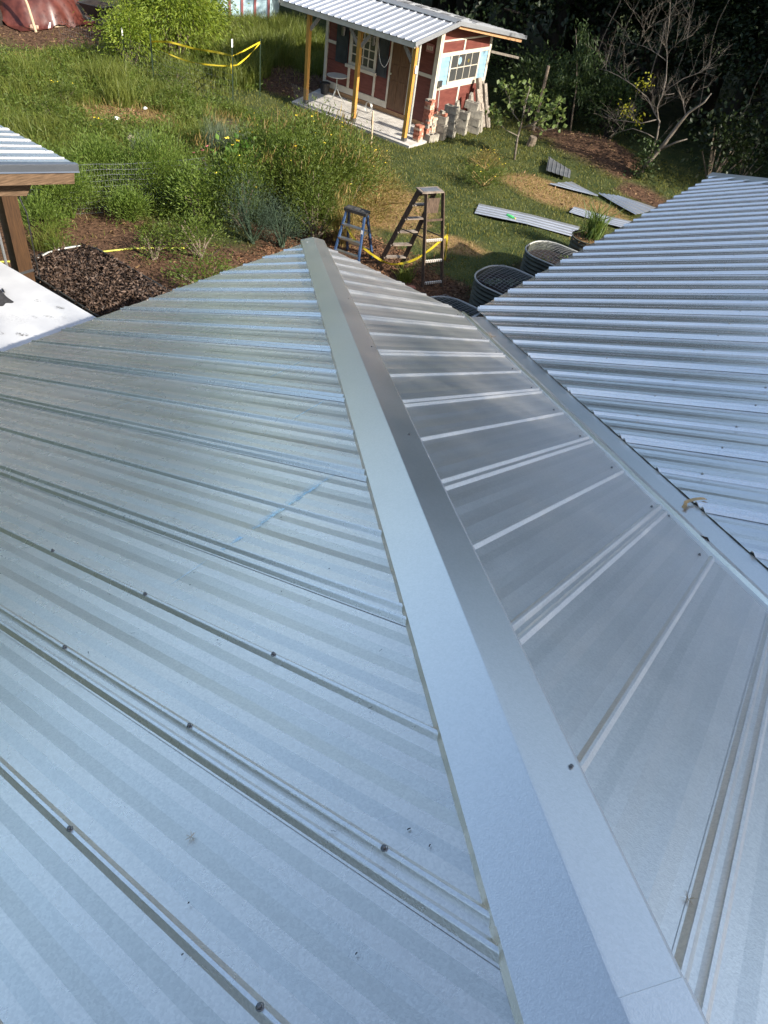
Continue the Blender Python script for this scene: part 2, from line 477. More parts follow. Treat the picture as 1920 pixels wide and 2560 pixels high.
def leaves(centers, dirs, length, width, fold=0.25, jitter=0.6, rs=None):
    """diamond leaves, two triangles each: centers (n,3) base points, dirs (n,3) main directions"""
    rs = rs or rng
    n = len(centers)
    d = dirs + rs.normal(0, jitter, (n, 3))
    d /= np.linalg.norm(d, axis=1, keepdims=True) + 1e-9
    a = rs.normal(0, 1, (n, 3))
    x = np.cross(d, a); x /= np.linalg.norm(x, axis=1, keepdims=True) + 1e-9
    nn = np.cross(x, d)
    L = (np.asarray(length) * rs.uniform(0.65, 1.25, n))[:, None]
    W = (np.asarray(width) * rs.uniform(0.7, 1.2, n))[:, None]
    b = centers; t = centers + d * L - nn * L * 0.12
    m = centers + d * L * 0.45 - nn * W * fold * 0
    l = m + x * W * 0.5 + nn * W * fold; r = m - x * W * 0.5 + nn * W * fold
    V = np.stack([b, r, t, l], 1).reshape(-1, 3)
    i = np.arange(n) * 4
    F = np.stack([np.stack([i, i + 1, i + 2], 1), np.stack([i, i + 2, i + 3], 1)], 1).reshape(-1, 3)
    return V, F

def blades(base, h, w, lean, curl=0.35, rs=None, ldir=None):
    """grass blades: base (n,3), height, width; five vertices each, three triangles"""
    rs = rs or rng
    n = len(base)
    an = rs.uniform(0, 2 * PI, n)
    if ldir is not None: an = ldir + rs.normal(0, 0.7, n)
    la = np.abs(rs.normal(0, lean, n))
    h = np.asarray(h) * rs.uniform(0.55, 1.2, n)
    w = np.asarray(w) * rs.uniform(0.7, 1.3, n)
    dx, dy = np.cos(an), np.sin(an)
    sx, sy = -dy, dx
    tw = rs.uniform(0, 2 * PI, n); sx2, sy2 = np.cos(tw), np.sin(tw)
    mid = base + np.stack([dx * h * 0.5 * np.sin(la), dy * h * 0.5 * np.sin(la), h * 0.55 * np.cos(la)], 1)
    la2 = la + curl * rs.uniform(0.3, 1.6, n)
    tip = mid + np.stack([dx * h * 0.5 * np.sin(la2), dy * h * 0.5 * np.sin(la2), h * 0.48 * np.cos(la2)], 1)
    s = np.stack([sx2 * w / 2, sy2 * w / 2, np.zeros(n)], 1)
    V = np.stack([base - s, base + s, mid + s * 0.8, mid - s * 0.8, tip], 1).reshape(-1, 3)
    i = np.arange(n) * 5
    F = np.stack([np.stack([i, i + 1, i + 2], 1), np.stack([i, i + 2, i + 3], 1), np.stack([i + 3, i + 2, i + 4], 1)], 1).reshape(-1, 3)
    return V, F

def merge(parts):
    Vs, Fs, o = [], [], 0
    for V, F in parts:
        Vs.append(V); Fs.append(F + o); o += len(V)
    return np.concatenate(Vs), np.concatenate(Fs)

def vnoise(x, y, s=1.0, seed=0):
    """cheap smooth value noise, arrays in, 0..1 out"""
    r = np.random.default_rng(seed).random((64, 64))
    X = x * s; Y = y * s
    ix = np.floor(X).astype(int); iy = np.floor(Y).astype(int)
    fx = X - ix; fy = Y - iy
    fx = fx * fx * (3 - 2 * fx); fy = fy * fy * (3 - 2 * fy)
    g = lambda a, b: r[a % 64, b % 64]
    return (g(ix, iy) * (1 - fx) + g(ix + 1, iy) * fx) * (1 - fy) + (g(ix, iy + 1) * (1 - fx) + g(ix + 1, iy + 1) * fx) * fy
# ------------------------------------------------------------------ ground (colour by region, one sheet to the horizon)
def region(x, y):
    """masks in 0..1 for (soil/mulch, dry straw, leaf litter) at plan positions"""
    n1 = vnoise(x, y, 0.9, 1); n2 = vnoise(x, y, 2.3, 2); n3 = vnoise(x, y, 0.35, 3)
    def blob(cx, cy, rx, ry, rot=0.0):
        dx, dy = x - cx, y - cy
        c, s = math.cos(rot), math.sin(rot)
        u, v = (dx * c + dy * s) / rx, (-dx * s + dy * c) / ry
        d = np.sqrt(u * u + v * v) + (n1 - 0.5) * 0.5 + (n2 - 0.5) * 0.35
        return np.clip((1.15 - d) / 0.3, 0, 1)
    soil = np.maximum.reduce([blob(-6.0, 0.6, 3.0, 2.3, -0.15), blob(-5.0, 2.4, 2.4, 1.1, 0.5), blob(-3.4, 4.6, 1.9, 1.4, 0.3), blob(-1.5, 4.2, 1.7, 1.6),
                              blob(-20.5, 9.9, 2.6, 3.2), blob(-24, 7.5, 4, 3), blob(-3.7, 15.9, 2.0, 0.9, -0.3), blob(-12.6, 13.3, 1.7, 1.6), blob(0.6, 6.0, 1.6, 4.5),
                              blob(-10.6, 8.3, 0.55, 0.5), blob(-1.0, 14.3, 1.0, 0.6, -0.3), blob(-12.3, 6.6, 1.0, 0.6, 0.4)])
    dry = np.maximum.reduce([blob(-12.2, 6.4, 1.7, 0.95, 0.5), blob(-9.8, 5.0, 0.9, 0.5, 0.4), blob(-4.9, 7.4, 1.5, 1.6), blob(-2.6, 7.2, 0.75, 0.4, 0.4), blob(-2.6, 12.1, 1.7, 0.75, 0.1),
                             blob(-9.5, 3.4, 1.2, 0.7), blob(-17.7, 7.1, 0.8, 0.35, 0.3)])
    return soil, dry, n3

gx = np.unique(np.concatenate([np.linspace(-400, -40, 13), np.arange(-40, -24, 1.0), np.arange(-24, 6, 0.25), np.arange(6, 40, 2.0), np.linspace(40, 400, 13)]))
gy = np.unique(np.concatenate([np.linspace(-400, -20, 13), np.arange(-20, -3, 1.0), np.arange(-3, 22, 0.25), np.arange(22, 60, 2.0), np.linspace(60, 400, 13)]))
GX, GY = np.meshgrid(gx, gy, indexing='ij')
gzv = np.full(GX.shape, GZ)
near = (GX > -24) & (GX < 2) & (GY > -2) & (GY < 21)
bumpz = (vnoise(GX, GY, 1.1, 5) - 0.5) * 0.07 + (vnoise(GX, GY, 3.0, 6) - 0.5) * 0.03
gzv = gzv + np.where(near, bumpz, 0)
bank = np.exp(-(((GX + 3.6) / 2.2) ** 2 + ((GY - 16.2) / 1.1) ** 2)) * 0.45
gzv = gzv + bank
flat = ((GX > -12.2) & (GX < -6.5) & (GY > 11.0) & (GY < 16.4))
gzv = np.where(flat, GZ - 0.03, gzv)
def ground_z(x, y):
    b = np.where((x > -24) & (x < 2) & (y > -2) & (y < 21), (vnoise(x, y, 1.1, 5) - 0.5) * 0.07 + (vnoise(x, y, 3.0, 6) - 0.5) * 0.03, 0)
    b = b + np.exp(-(((x + 3.6) / 2.2) ** 2 + ((y - 16.2) / 1.1) ** 2)) * 0.45
    return GZ + b
def gz1(x, y):
    return float(ground_z(np.array([x]), np.array([y]))[0])
V = np.stack([GX, GY, gzv], -1).reshape(-1, 3)
ni, nj = GX.shape
ii, jj = np.meshgrid(np.arange(ni - 1), np.arange(nj - 1), indexing='ij')
a = (ii * nj + jj).ravel()
me = np_mesh('ground', V, np.stack([a, a + nj, a + nj + 1, a + 1], 1))
soil, dry, n3 = region(GX.ravel(), GY.ravel())
colr = np.zeros((len(V), 4), dtype=np.float32); colr[:, 0] = soil; colr[:, 1] = dry; colr[:, 2] = n3; colr[:, 3] = 1
att = me.color_attributes.new('cover', 'FLOAT_COLOR', 'POINT')
att.data.foreach_set('color', colr.ravel())
def ground_mat():
    m, nt, b, N, Lk = newmat('ground')
    at = N.new('ShaderNodeAttribute'); at.attribute_name = 'cover'
    sp = N.new('ShaderNodeSeparateColor'); Lk.new(at.outputs['Color'], sp.inputs[0])
    grass, f1, src = noise_color(nt, (0.026, 0.042, 0.013, 1), (0.072, 0.082, 0.027, 1), 3.0, 8, 0.3, 0.7)
    soilc, f2, _ = noise_color(nt, (0.045, 0.024, 0.014, 1), (0.15, 0.085, 0.050, 1), 16, 8, 0.3, 0.72)
    dryc, f3, _ = noise_color(nt, (0.14, 0.08, 0.035, 1), (0.30, 0.20, 0.09, 1), 22, 8, 0.3, 0.7)
    m1 = N.new('ShaderNodeMix'); m1.data_type = 'RGBA'; Lk.new(sp.outputs[0], m1.inputs[0]); Lk.new(grass, m1.inputs[6]); Lk.new(soilc, m1.inputs[7])
    m2 = N.new('ShaderNodeMix'); m2.data_type = 'RGBA'; Lk.new(sp.outputs[1], m2.inputs[0]); Lk.new(m1.outputs[2], m2.inputs[6]); Lk.new(dryc, m2.inputs[7])
    Lk.new(m2.outputs[2], b.inputs['Base Color'])
    b.inputs['Roughness'].default_value = 0.95; b.inputs['Specular IOR Level'].default_value = 0.15
    bn = N.new('ShaderNodeBump'); bn.inputs['Strength'].default_value = 0.9; bn.inputs['Distance'].default_value = 0.03
    Lk.new(f2, bn.inputs['Height']); Lk.new(bn.outputs[0], b.inputs['Normal'])
    MATS['ground'] = m
ground_mat()
g = link('ground', me, None, 'ground', True)
g['kind'] = 'structure'

# ------------------------------------------------------------------ the metal-roofed house we stand on
T = 0.41017; TN = 0.40758
S = 0.3048; PL = 0.19749; PR = 0.20244; XV = 1.91158; PN = 0.66299; ZN = -0.07134
WL = 0.27138; WR = 0.11874; WV = 0.03242; WNV = 0.30345
L_EAVE = -0.349; R_EAVE = 0.0609; N_FAR = 7.62; TOPX = 8.0
house = thing('house', 'house under a silver ribbed metal roof with a hip cap and a valley', 'house', (4.0, -3.0, GZ))

def vrib(c, h=0.0105, b=0.0145, t=0.0035):
    return [(c - b, 0), (c - t - 0.002, h * 0.86), (c - t, h), (c + t, h), (c + t + 0.002, h * 0.86), (c + b, 0)]
def pan(a, b, nb=8, k=0.055):
    w = (b - a) / nb
    pat = [0, 1, 0, -1]
    pts = []; h = 0.0
    seq = [0, 1, 0, -1, 0, 1, -1, 0] if nb == 8 else [pat[i % 4] for i in range(nb)]
    for i in range(nb):
        h += seq[i] * k * w
        if i < nb - 1: pts.append((a + (i + 1) * w, h))
    return pts
def profile(lift=0.0016):
    d = 0.0205
    p = [(-0.040, 0.0)] + vrib(-d) + vrib(d) + pan(d + 0.0145, S - 0.0145) + vrib(S) + pan(S + 0.0145, 2 * S - d - 0.0145) + vrib(2 * S - d) + vrib(2 * S + d) + [(2 * S + 0.040, 0.0)]
    out = []
    for w, h in p:
        out.append((w, h + (lift if w < S * 0.5 else 0.0)))
    return out
PROF = [(w, h * 1.15) for w, h in profile()]
PROF_TALL = [(w, h * 1.6) if abs(h) > 0.004 else (w, h * 1.15) for w, h in profile()]

def roof_panel(pt, a0, a1, w0, material='galv', parent=house, minlen=0.03, prof=PROF, under=True):
    """one sheet: pt(a, w, h) maps along-slope, across and height to the world; a0/a1 give the cut ends"""
    pts = []
    for w, h in prof:
        s, e = a0(w0 + w), a1(w0 + w)
        if e - s > minlen: pts.append((w0 + w, h, s, e))
        elif pts and len(pts) >= 2: break
        else: pts = []
    if len(pts) < 3: return None
    V, F = [], []
    for w, h, s, e in pts:
        V += [pt(s, w, h), pt(e, w, h), pt(s, w, h - 0.0015), pt(e, w, h - 0.0015)]
    for i in range(len(pts) - 1):
        a, b = 4 * i, 4 * i + 4
        F += [(a, a + 1, b + 1, b), (a + 2, b + 2, b + 3, a + 3), (a, b, b + 2, a + 2), (a + 1, a + 3, b + 3, b + 1)]
    me = bpy.data.meshes.new('roof_panel'); me.from_pydata(V, [], F); me.update()
    o = link('roof_panel', me, parent, material)
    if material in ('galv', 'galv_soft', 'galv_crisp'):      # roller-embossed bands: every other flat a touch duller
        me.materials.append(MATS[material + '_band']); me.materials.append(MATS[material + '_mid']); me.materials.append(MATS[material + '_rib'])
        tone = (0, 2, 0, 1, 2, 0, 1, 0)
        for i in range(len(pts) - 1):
            if max(pts[i][1], pts[i + 1][1]) > 0.006: me.polygons[4 * i].material_index = 3  # rib faces take their own copy, with the sky gleam painted in
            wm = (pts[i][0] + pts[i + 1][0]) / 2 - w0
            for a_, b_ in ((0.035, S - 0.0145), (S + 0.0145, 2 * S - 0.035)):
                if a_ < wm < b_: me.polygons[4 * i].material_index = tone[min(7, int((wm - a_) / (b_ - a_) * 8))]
    return o

nlen = math.sqrt(1 + T * T)
def ptL(a, w, h):      # a = x, w = y
    return (a - T * h / nlen, w, T * a + h / nlen)
def ptR(a, w, h):      # a = -y (upslope), w = x
    return (w, -a + T * h / nlen, T * a + h / nlen)
def ptN(a, w, h):
    return (a - TN * h / nlen, w, ZN + TN * (a - XV) + h / nlen + 0.010)

# screw: hex washer head, shared mesh, modelled along +z
sb = MB()
sb.lathe((0, 0, 0), [(0.0085, 0), (0.0085, 0.0018), (0.0065, 0.003), (0.0065, 0.003)], 12)
sb.lathe((0, 0, 0), [(0.0052, 0.003), (0.0052, 0.0085), (0.0042, 0.0095), (0.0, 0.0095)], 6)
screw_me = bpy.data.meshes.new('screw'); screw_me.from_pydata(sb.v, [], sb.f); screw_me.update(); screw_me.materials.append(MATS['galv_screw'])
def screw(p, nrm, parent):
    o = bpy.data.objects.new('screw', screw_me); C.objects.link(o)
    q = Vector((0, 0, 1)).rotation_difference(Vector(nrm))
    q2 = Quaternion(nrm, random.uniform(0, 6))
    o.matrix_basis = Matrix.Translation(p) @ (q2 @ q).to_matrix().to_4x4() @ Matrix.Diagonal((0.85, 0.85, 0.85, 1))
    setpar(o, parent)
    return o
NL = Vector((-T, 0, 1)).normalized(); NR = Vector((0, T, 1)).normalized(); NN = Vector((-TN, 0, 1)).normalized()

# left slope: a double crimp every second rib, counted from the hip corner
panL = {}
for n in range(-16, 20, 2):
    yD = -(PL + (17 - n) * S)
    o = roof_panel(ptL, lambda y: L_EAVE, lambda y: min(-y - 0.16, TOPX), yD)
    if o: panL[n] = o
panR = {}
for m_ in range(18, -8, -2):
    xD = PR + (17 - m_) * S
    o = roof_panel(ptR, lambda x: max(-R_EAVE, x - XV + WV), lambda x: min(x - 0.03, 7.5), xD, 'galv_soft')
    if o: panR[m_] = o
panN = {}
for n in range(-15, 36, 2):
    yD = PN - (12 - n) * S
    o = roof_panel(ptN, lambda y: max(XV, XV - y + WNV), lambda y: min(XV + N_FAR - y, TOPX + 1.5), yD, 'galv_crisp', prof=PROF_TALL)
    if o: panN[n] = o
def par_of(d, v, y0, sgn):
    k = sorted(d, key=lambda q: abs(q - v))
    return d[k[0]]
# screws on the left slope: the purlin rows that are already fastened, then the eave row
for x, n in [(3.18, 1), (3.745, 1), (4.308, 1), (3.745, 0), (4.311, 0), (4.877, 0), (4.313, -1), (4.88, -1), (3.18, -1), (3.745, -1), (3.18, 0)]:
    y = -(PL + (17 - n) * S) + (0.0205 if n % 2 == 0 else 0)
    screw(ptL(x, y, 0.0121 if n % 2 else 0.0139), NL, panL[n - n % 2])
for n in range(2, 18):
    y = -(PL + (17 - n) * S)
    pn_ = panL[n - n % 2]
    screw(ptL(-0.318, y - 0.045, 0.0005), NL, pn_)
    screw(ptL(-0.275, y + 0.052, 0.0005), NL, pn_)
# screws on the far wing, five purlin rows, every rib
for x in (2.565, 3.128, 3.70, 4.262, 4.815, 5.38):
    for n in range(-2, 34):
        y = PN - (12 - n) * S
        if x < XV - y + WNV + 0.1 or x > XV + N_FAR - y - 0.15: continue
        if (n + int(x * 10)) % 9 == 4: continue
        dbl = n % 2 != 0
        screw(ptN(x + random.uniform(-.012, .012), y + (0.0205 if dbl else 0), 0.0172), NN, panN[n if dbl else n - 1] if (n if dbl else n - 1) in panN else house)
# screws where the right slope meets the valley
for m_ in range(1, 12):
    x = PR + (17 - m_) * S
    yv = -(x - XV + WV)
    for dx in ((-0.045, 0.045) if m_ == 2 else (-0.05,)):
        screw(ptR(-yv + 0.045, x + dx, 0.0004), NR, panR[m_ - m_ % 2 if (m_ - m_ % 2) in panR else 2])

# hip cap in two lengths, the upper lapped over the lower
def hip_cap(s0, s1, lift, fold=0.028):
    mb = MB()
    sec = []
    def at(s):
        cr = Vector((s - 0.085, -s, T * (s - 0.0425) + 0.028 + lift))
        le = Vector((s - WL, -s, T * (s - WL) + 0.024 + lift))
        ll = le + Vector((-0.003, -0.003, -0.024))
        re = Vector((s - 0.014, -s + WR - 0.014, T * (s - WR) + 0.026 + lift))
        rl = re + Vector((0.006, 0.006, -0.006))
        rm = rl + Vector((0.001, 0.001, -0.014))
        k1 = cr + (le - cr).normalized() * 0.005; k2 = cr + (re - cr).normalized() * 0.005
        k1.z += 0.0003; k2.z += 0.0003
        return [ll, le, k1, cr, k2, re, rl, rm]
    n = 40
    rows = []
    for i in range(n + 1):
        s = s0 + (s1 - s0) * i / n
        r = at(s)
        w1 = 0.0012 * math.sin(s * 3.1 + lift * 900) + 0.0006 * math.sin(s * 9.7)
        w2 = 0.0014 * math.sin(s * 2.3 + 1) + 0.0007 * math.sin(s * 7.3)
        r[1].z += w1 * 0.5; r[5].z += w2 * 0.5; r[6].z += w2 * 0.5; r[7].z += w2 * 0.5
        rows.append(r)
    V = [p for r in rows for p in r]
    k = len(rows[0])
    F = [(i * k + j, (i + 1) * k + j, (i + 1) * k + j + 1, i * k + j + 1) for i in range(n) for j in range(k - 1)]
    mb.add(V, F)
    # folded-down lower end
    e = rows[0]
    lo = [p + Vector((-0.006 * fold / .028, 0.006 * fold / .028, -fold)) for p in e]
    mb.add(e + lo, [(j, j + 1, j + 1 + k, j + k) for j in range(k - 1)])
    o = mb.build('hip_cap', 'galv_cap', house)
    return o
capA = hip_cap(-0.22, 5.75, 0.0)
capB = hip_cap(5.375, 7.6, 0.0042, 0.0036)
for x, y, c_ in ((3.853, -3.789, capA), (5.084, -4.985, capA), (1.998, -1.914, capA), (2.92, -2.83, capA), (0.95, -0.87, capA)):
    p = Vector((x - 0.018, y - 0.018, -T * y + 0.0235))
    screw(p, NR, c_)

# valley flashing with its raised centre fold
mb = MB()
rows = []
n = 60
for i in range(n + 1):
    s = -0.10 + (7.6 + 0.10) * i / n
    zR = T * s
    zN = lambda o: ZN + TN * (s + o)
    w = 0.002 * math.sin(i * 1.7)
    rows.append([(XV + s - 0.16, -s, zR - 0.004), (XV + s + 0.045, -s, zR - 0.004 + w), (XV + s + 0.060, -s, zR + 0.015 + w), (XV + s + 0.075, -s, zR + w - 0.004),
                 (XV + s + 0.165, -s, zR - 0.006), (XV + s + 0.26, -s, zN(0.26) + 0.002), (XV + s + 0.44, -s, zN(0.44) + 0.001)])
k = 7
mb.add([p for r in rows for p in r], [(i * k + j, i * k + j + 1, (i + 1) * k + j + 1, (i + 1) * k + j) for i in range(n) for j in range(k - 1)])
mb.build('valley_flashing', 'galv_cap', house)
# black ribbon as painted shadow gap below the cut sheet ends along the valley
mb = MB()
for i in range(150):
    s0 = 0.02 + i * 0.05; s1 = s0 + 0.05
    j0 = 0.012 * math.sin(i * 2.1) * (i % 3 == 0); j1 = 0.0
    q = []
    for s, jt in ((s0, j0), (s1, j1)):
        x = XV + s + WNV + 0.004 - jt
        q += [(x, -s, ZN + TN * (x - XV) + 0.0045), (x, -s, ZN + TN * (x - XV) + 0.0095)]
    if i % 4 != 2: mb.add(q, [(0, 2, 3, 1)])
mb.build('gap_shadow_strip', 'gap_shadow_black', house)

# far hip of the wing: cap and the slope behind it
mb = MB()
rows = []
for i in range(13):
    s = -0.05 + i * 0.5
    rows.append([(XV + s - 0.02, N_FAR - s - 0.20, ZN + TN * (s - 0.02) + 0.016), (XV + s, N_FAR - s, ZN + TN * s + 0.045), (XV + s + 0.19, N_FAR - s + 0.02, ZN + TN * (s - 0.02) + 0.016), (XV + s + 0.19, N_FAR - s + 0.02, ZN + TN * (s - 0.02) - 0.004)])
mb.add([p for r in rows for p in r], [(i * 4 + j, (i + 1) * 4 + j, (i + 1) * 4 + j + 1, i * 4 + j + 1) for i in range(12) for j in range(3)])
mb.build('hip_cap', 'galv_old', house)
RZ = ZN + TN * (TOPX - XV)
mb = MB()
e = TOPX - XV
mb.add([(XV, N_FAR, ZN), (XV + 2 * e, N_FAR, ZN), (TOPX, N_FAR - e, RZ)], [(0, 1, 2)])
mb.build('roof_slope', 'galv', house)
mb = MB()
mb.add([(TOPX, N_FAR - e, RZ), (XV + 2 * e, N_FAR, ZN), (XV + 2 * e, -12, ZN), (TOPX, -12, RZ)], [(0, 1, 2, 3)])
mb.build('roof_slope', 'galv', house)
# fascia boards and walls below the eaves
mb = MB(); mb.box2((L_EAVE + 0.03, -12, -0.33), (L_EAVE + 0.055, 0.25, -0.165)); mb.build('fascia', 'fascia_paint', house)
mb = MB(); mb.box2((-0.2, R_EAVE - 0.06, -0.22), (XV + 0.02, R_EAVE - 0.035, -0.045)); mb.build('fascia', 'fascia_paint', house)
mb = MB(); mb.box2((XV + 0.03, 0.06, -0.26), (XV + 0.055, N_FAR - 0.05, -0.09)); mb.build('fascia', 'fascia_paint', house)
for a, b in (((0.15, -12, GZ - 0.1), (0.30, -0.30, -0.06)), ((0.305, -0.45, GZ - 0.1), (2.30, -0.30, -0.02)), ((2.31, -0.44, GZ - 0.1), (2.46, N_FAR - 0.45, -0.02)), ((2.465, N_FAR - 0.60, GZ - 0.1), (13.0, N_FAR - 0.45, -0.02)),
             ((12.85, -12, GZ - 0.1), (13.0, N_FAR - 0.605, -0.02)), ((0.305, -12.15, GZ - 0.1), (12.845, -12.0, 1.2))):
    mb = MB(); mb.box2(a, b); mb.build('wall', 'house_wall', house)
# snapped blue chalk lines over the purlins
def chalk_mat():
    m, nt, b, N, Lk = newmat('chalk_dust')
    tc = N.new('ShaderNodeTexCoord'); nz = N.new('ShaderNodeTexNoise'); nz.inputs['Scale'].default_value = 30; nz.inputs['Detail'].default_value = 5
    Lk.new(tc.outputs['Object'], nz.inputs['Vector'])
    uv = N.new('ShaderNodeUVMap'); sx = N.new('ShaderNodeSeparateXYZ'); Lk.new(uv.outputs[0], sx.inputs[0])
    mr = N.new('ShaderNodeMapRange'); mr.inputs['From Min'].default_value = 0.25; mr.inputs['From Max'].default_value = 0.70
    Lk.new(nz.outputs['Fac'], mr.inputs['Value'])
    mu = N.new('ShaderNodeMath'); mu.operation = 'MULTIPLY'; Lk.new(mr.outputs[0], mu.inputs[0]); Lk.new(sx.outputs[1], mu.inputs[1])
    tr = N.new('ShaderNodeBsdfTransparent'); ms = N.new('ShaderNodeMixShader')
    b.inputs['Base Color'].default_value = (0.66, 0.92, 1.0, 1); b.inputs['Roughness'].default_value = 0.95
    Lk.new(mu.outputs[0], ms.inputs[0]); Lk.new(tr.outputs[0], ms.inputs[1]); Lk.new(b.outputs[0], ms.inputs[2]); Lk.new(ms.outputs[0], N['Material Output'].inputs['Surface'])
    MATS['chalk_dust'] = m
chalk_mat()
def chalk(x, y0, y1, w, strength):
    V, F, U = [], [], []
    n = 24
    for i in range(n + 1):
        y = y0 + (y1 - y0) * i / n
        f = 1.6 * strength * min(1, 4 * min(i / n, 1 - i / n) + 0.05)
        for j, (q, al) in enumerate(((-1, 0), (-.25, 1), (.25, 1), (1, 0))):
            V.append(ptL(x + q * w * (0.6 + 0.5 * math.sin(i * .9) ** 2), y, 0.0029)); U.append((i / n, f * al))
    for i in range(n):
        for j in range(3): F.append((i * 4 + j, (i + 1) * 4 + j, (i + 1) * 4 + j + 1, i * 4 + j + 1))
    me = bpy.data.meshes.new('chalk_line'); me.from_pydata(V, [], F); me.update()
    ul = me.uv_layers.new(name='UVMap')
    for p in me.polygons:
        for li in p.loop_indices: ul.data[li].uv = U[me.loops[li].vertex_index]
    link('chalk_line', me, house, 'chalk_dust')
chalk(3.765, -4.18, -4.82, 0.014, 1.1); chalk(3.752, -4.22, -4.65, 0.024, 0.30); chalk(2.637, -3.08, -3.55, 0.007, 0.6); chalk(3.20, -3.56, -3.86, 0.007, 0.6)
chalk(2.04, -3.75, -4.15, 0.005, 0.35); chalk(3.765, -4.83, -5.0, 0.006, 0.35); chalk(3.20, -3.9, -4.6, 0.004, 0.22)

# loose bits on the roof: swarf, grass stems and specks
mb = MB()
rs = random.Random(3)
for i in range(40):
    x = rs.uniform(3.2, 5.0); y = rs.uniform(-6.0, -4.4)
    if -y - 0.35 < x: continue
    a = rs.uniform(0, 6.3); l = rs.choice((0.003, 0.005, 0.006, 0.010, 0.016)) * rs.uniform(.7, 1.3)
    pth = []
    for j in range(5):
        a += rs.uniform(-0.6, 0.9)
        pth.append(ptL(x, y, 0.0062 + 0.002 * abs(math.sin(j))))
        x += math.cos(a) * l / 4; y += math.sin(a) * l / 4
    mb.tube(pth, 0.0005 if l > 0.008 else 0.0010, 4)
o = mb.build('roof_debris', 'dark_void'); stuff(o, 'dark specks and curled metal shavings scattered on the near roof sheets', 'debris')
mb = MB()
for c_, rad in ((ptL(4.54, -5.547, 0.004), 0.02), (ptR(5.10, 5.345, 0.004), 0.02)):
    for i in range(22):
        a = rs.uniform(0, 6.3); l = rs.uniform(0.006, rad * .8)
        p = Vector(c_); mb.tube([p, p + Vector((math.cos(a) * l, math.sin(a) * l, 0.002 + 0.41 * math.cos(a) * l * 0.5 + 0.004))], 0.0002, 3)
o = mb.build('seed_tuft', 'straw'); stuff(o, 'tiny dry seed tufts stuck to the metal roof', 'seed fluff')
# strip of brown packing tape on the valley
mb = MB()
c0 = Vector((4.852, -2.669, ZN + TN * (4.852 - XV) + 0.018))
ex = Vector((0.55, 0.83, 0.22)).normalized(); ey = Vector((0.85, -0.5, 0.25)).normalized()
rows = [(-0.060, 0.026, 0.0), (-0.045, 0.018, 0.010), (-0.025, -0.004, 0.008), (0.0, -0.010, 0.003), (0.025, -0.004, 0.010), (0.055, 0.008, 0.012), (0.075, 0.015, 0.006)]
V = []
for u, v, h in rows:
    for w in (-0.012, 0.012): V.append(c0 + ex * u + ey * (v + w) + Vector((0, 0, h)))
    for w in (-0.012, 0.012): V.append(c0 + ex * u + ey * (v + w) + Vector((0, 0, h - 0.0012)))
F = []
for i in range(len(rows) - 1):
    a, b = 4 * i, 4 * i + 4
    F += [(a, a + 1, b + 1, b), (a + 2, b + 2, b + 3, a + 3), (a, b, b + 2, a + 2), (a + 1, a + 3, b + 3, b + 1)]
mb.add(V, F); o = mb.build('tape_strip', 'brown_tape'); tag(o, 'crumpled strip of brown tape lying on the roof valley', 'tape')
# dead leaf clump in the valley
mb = MB()
c0 = Vector((2.515, -0.50, ZN + TN * (2.515 - XV) + 0.02))
for i in range(40):
    a = rs.uniform(0, 6.3); l = rs.uniform(0.02, 0.06)
    p = c0 + Vector((rs.uniform(-.02, .02), rs.uniform(-.02, .02), 0.0)); q = p + Vector((math.cos(a) * l, math.sin(a) * l, rs.uniform(0, .03)))
    mb.tube([p, (p + q) / 2 + Vector((0, 0, .008)), q], 0.0014, 3)
o = mb.build('dry_leaf_clump', 'bark'); tag(o, 'small clump of dry brown needles caught in the roof valley', 'leaf litter')
mb = MB(); c0 = Vector((4.985, -2.96, ZN + TN * (4.985 - XV) + 0.02)); mb.tube([c0, c0 + Vector((.03, .005, .012)), c0 + Vector((.055, -.015, .006))], [0.010, 0.005, 0.002], 7)
o = mb.build('dark_twig', 'dark_bark'); tag(o, 'short dark twig end lying on the valley flashing', 'twig')
# ------------------------------------------------------------------ red shed with the porch
shed = thing('shed', 'red and cream garden shed with a metal porch roof and yellow pine posts', 'shed', (-9.7, 14.0, GZ))
FY = 13.30; XL = -11.75; XR = -7.62; BY = 15.95
def part(name, m, *boxes, parent=shed):
    mb = MB()
    for a, b in boxes: mb.box2(a, b)
    return mb.build(name, m, parent)
# core walls (dark inside faces) and floor skid
part('wall', 'red_paint', ((XL + 0.02, FY + 0.02, GZ + 0.15), (XR - 0.02, FY + 0.10, -0.30)))
part('wall', 'red_paint', ((XR - 0.10, FY + 0.102, GZ + 0.15), (XR - 0.02, BY - 0.02, -0.62)))
part('wall', 'red_paint', ((XL + 0.02, FY + 0.102, GZ + 0.15), (XL + 0.10, BY - 0.02, -0.62)))
part('wall', 'red_paint', ((XL + 0.102, BY - 0.10, GZ + 0.15), (XR - 0.102, BY - 0.02, -0.65)))
part('floor_beam', 'raw_wood', ((XL + 0.03, FY + 0.005, GZ - 0.02), (XR - 0.03, FY + 0.11, GZ + 0.145)))
part('floor_beam', 'raw_wood', ((XR - 0.11, FY + 0.112, GZ - 0.02), (XR - 0.005, BY - 0.02, GZ + 0.145)))
mb = MB(); mb.add([(XR - 0.06, FY + 0.1, -0.63), (XR - 0.06, BY - 0.03, -0.63), (XR - 0.06, FY + 0.1, -0.12), (XR - 0.02, FY + 0.1, -0.63), (XR - 0.02, BY - 0.03, -0.63), (XR - 0.02, FY + 0.1, -0.12)],
                  [(0, 2, 1), (3, 4, 5), (0, 1, 4, 3), (1, 2, 5, 4), (2, 0, 3, 5)]); mb.build('gable_panel', 'red_paint', shed)
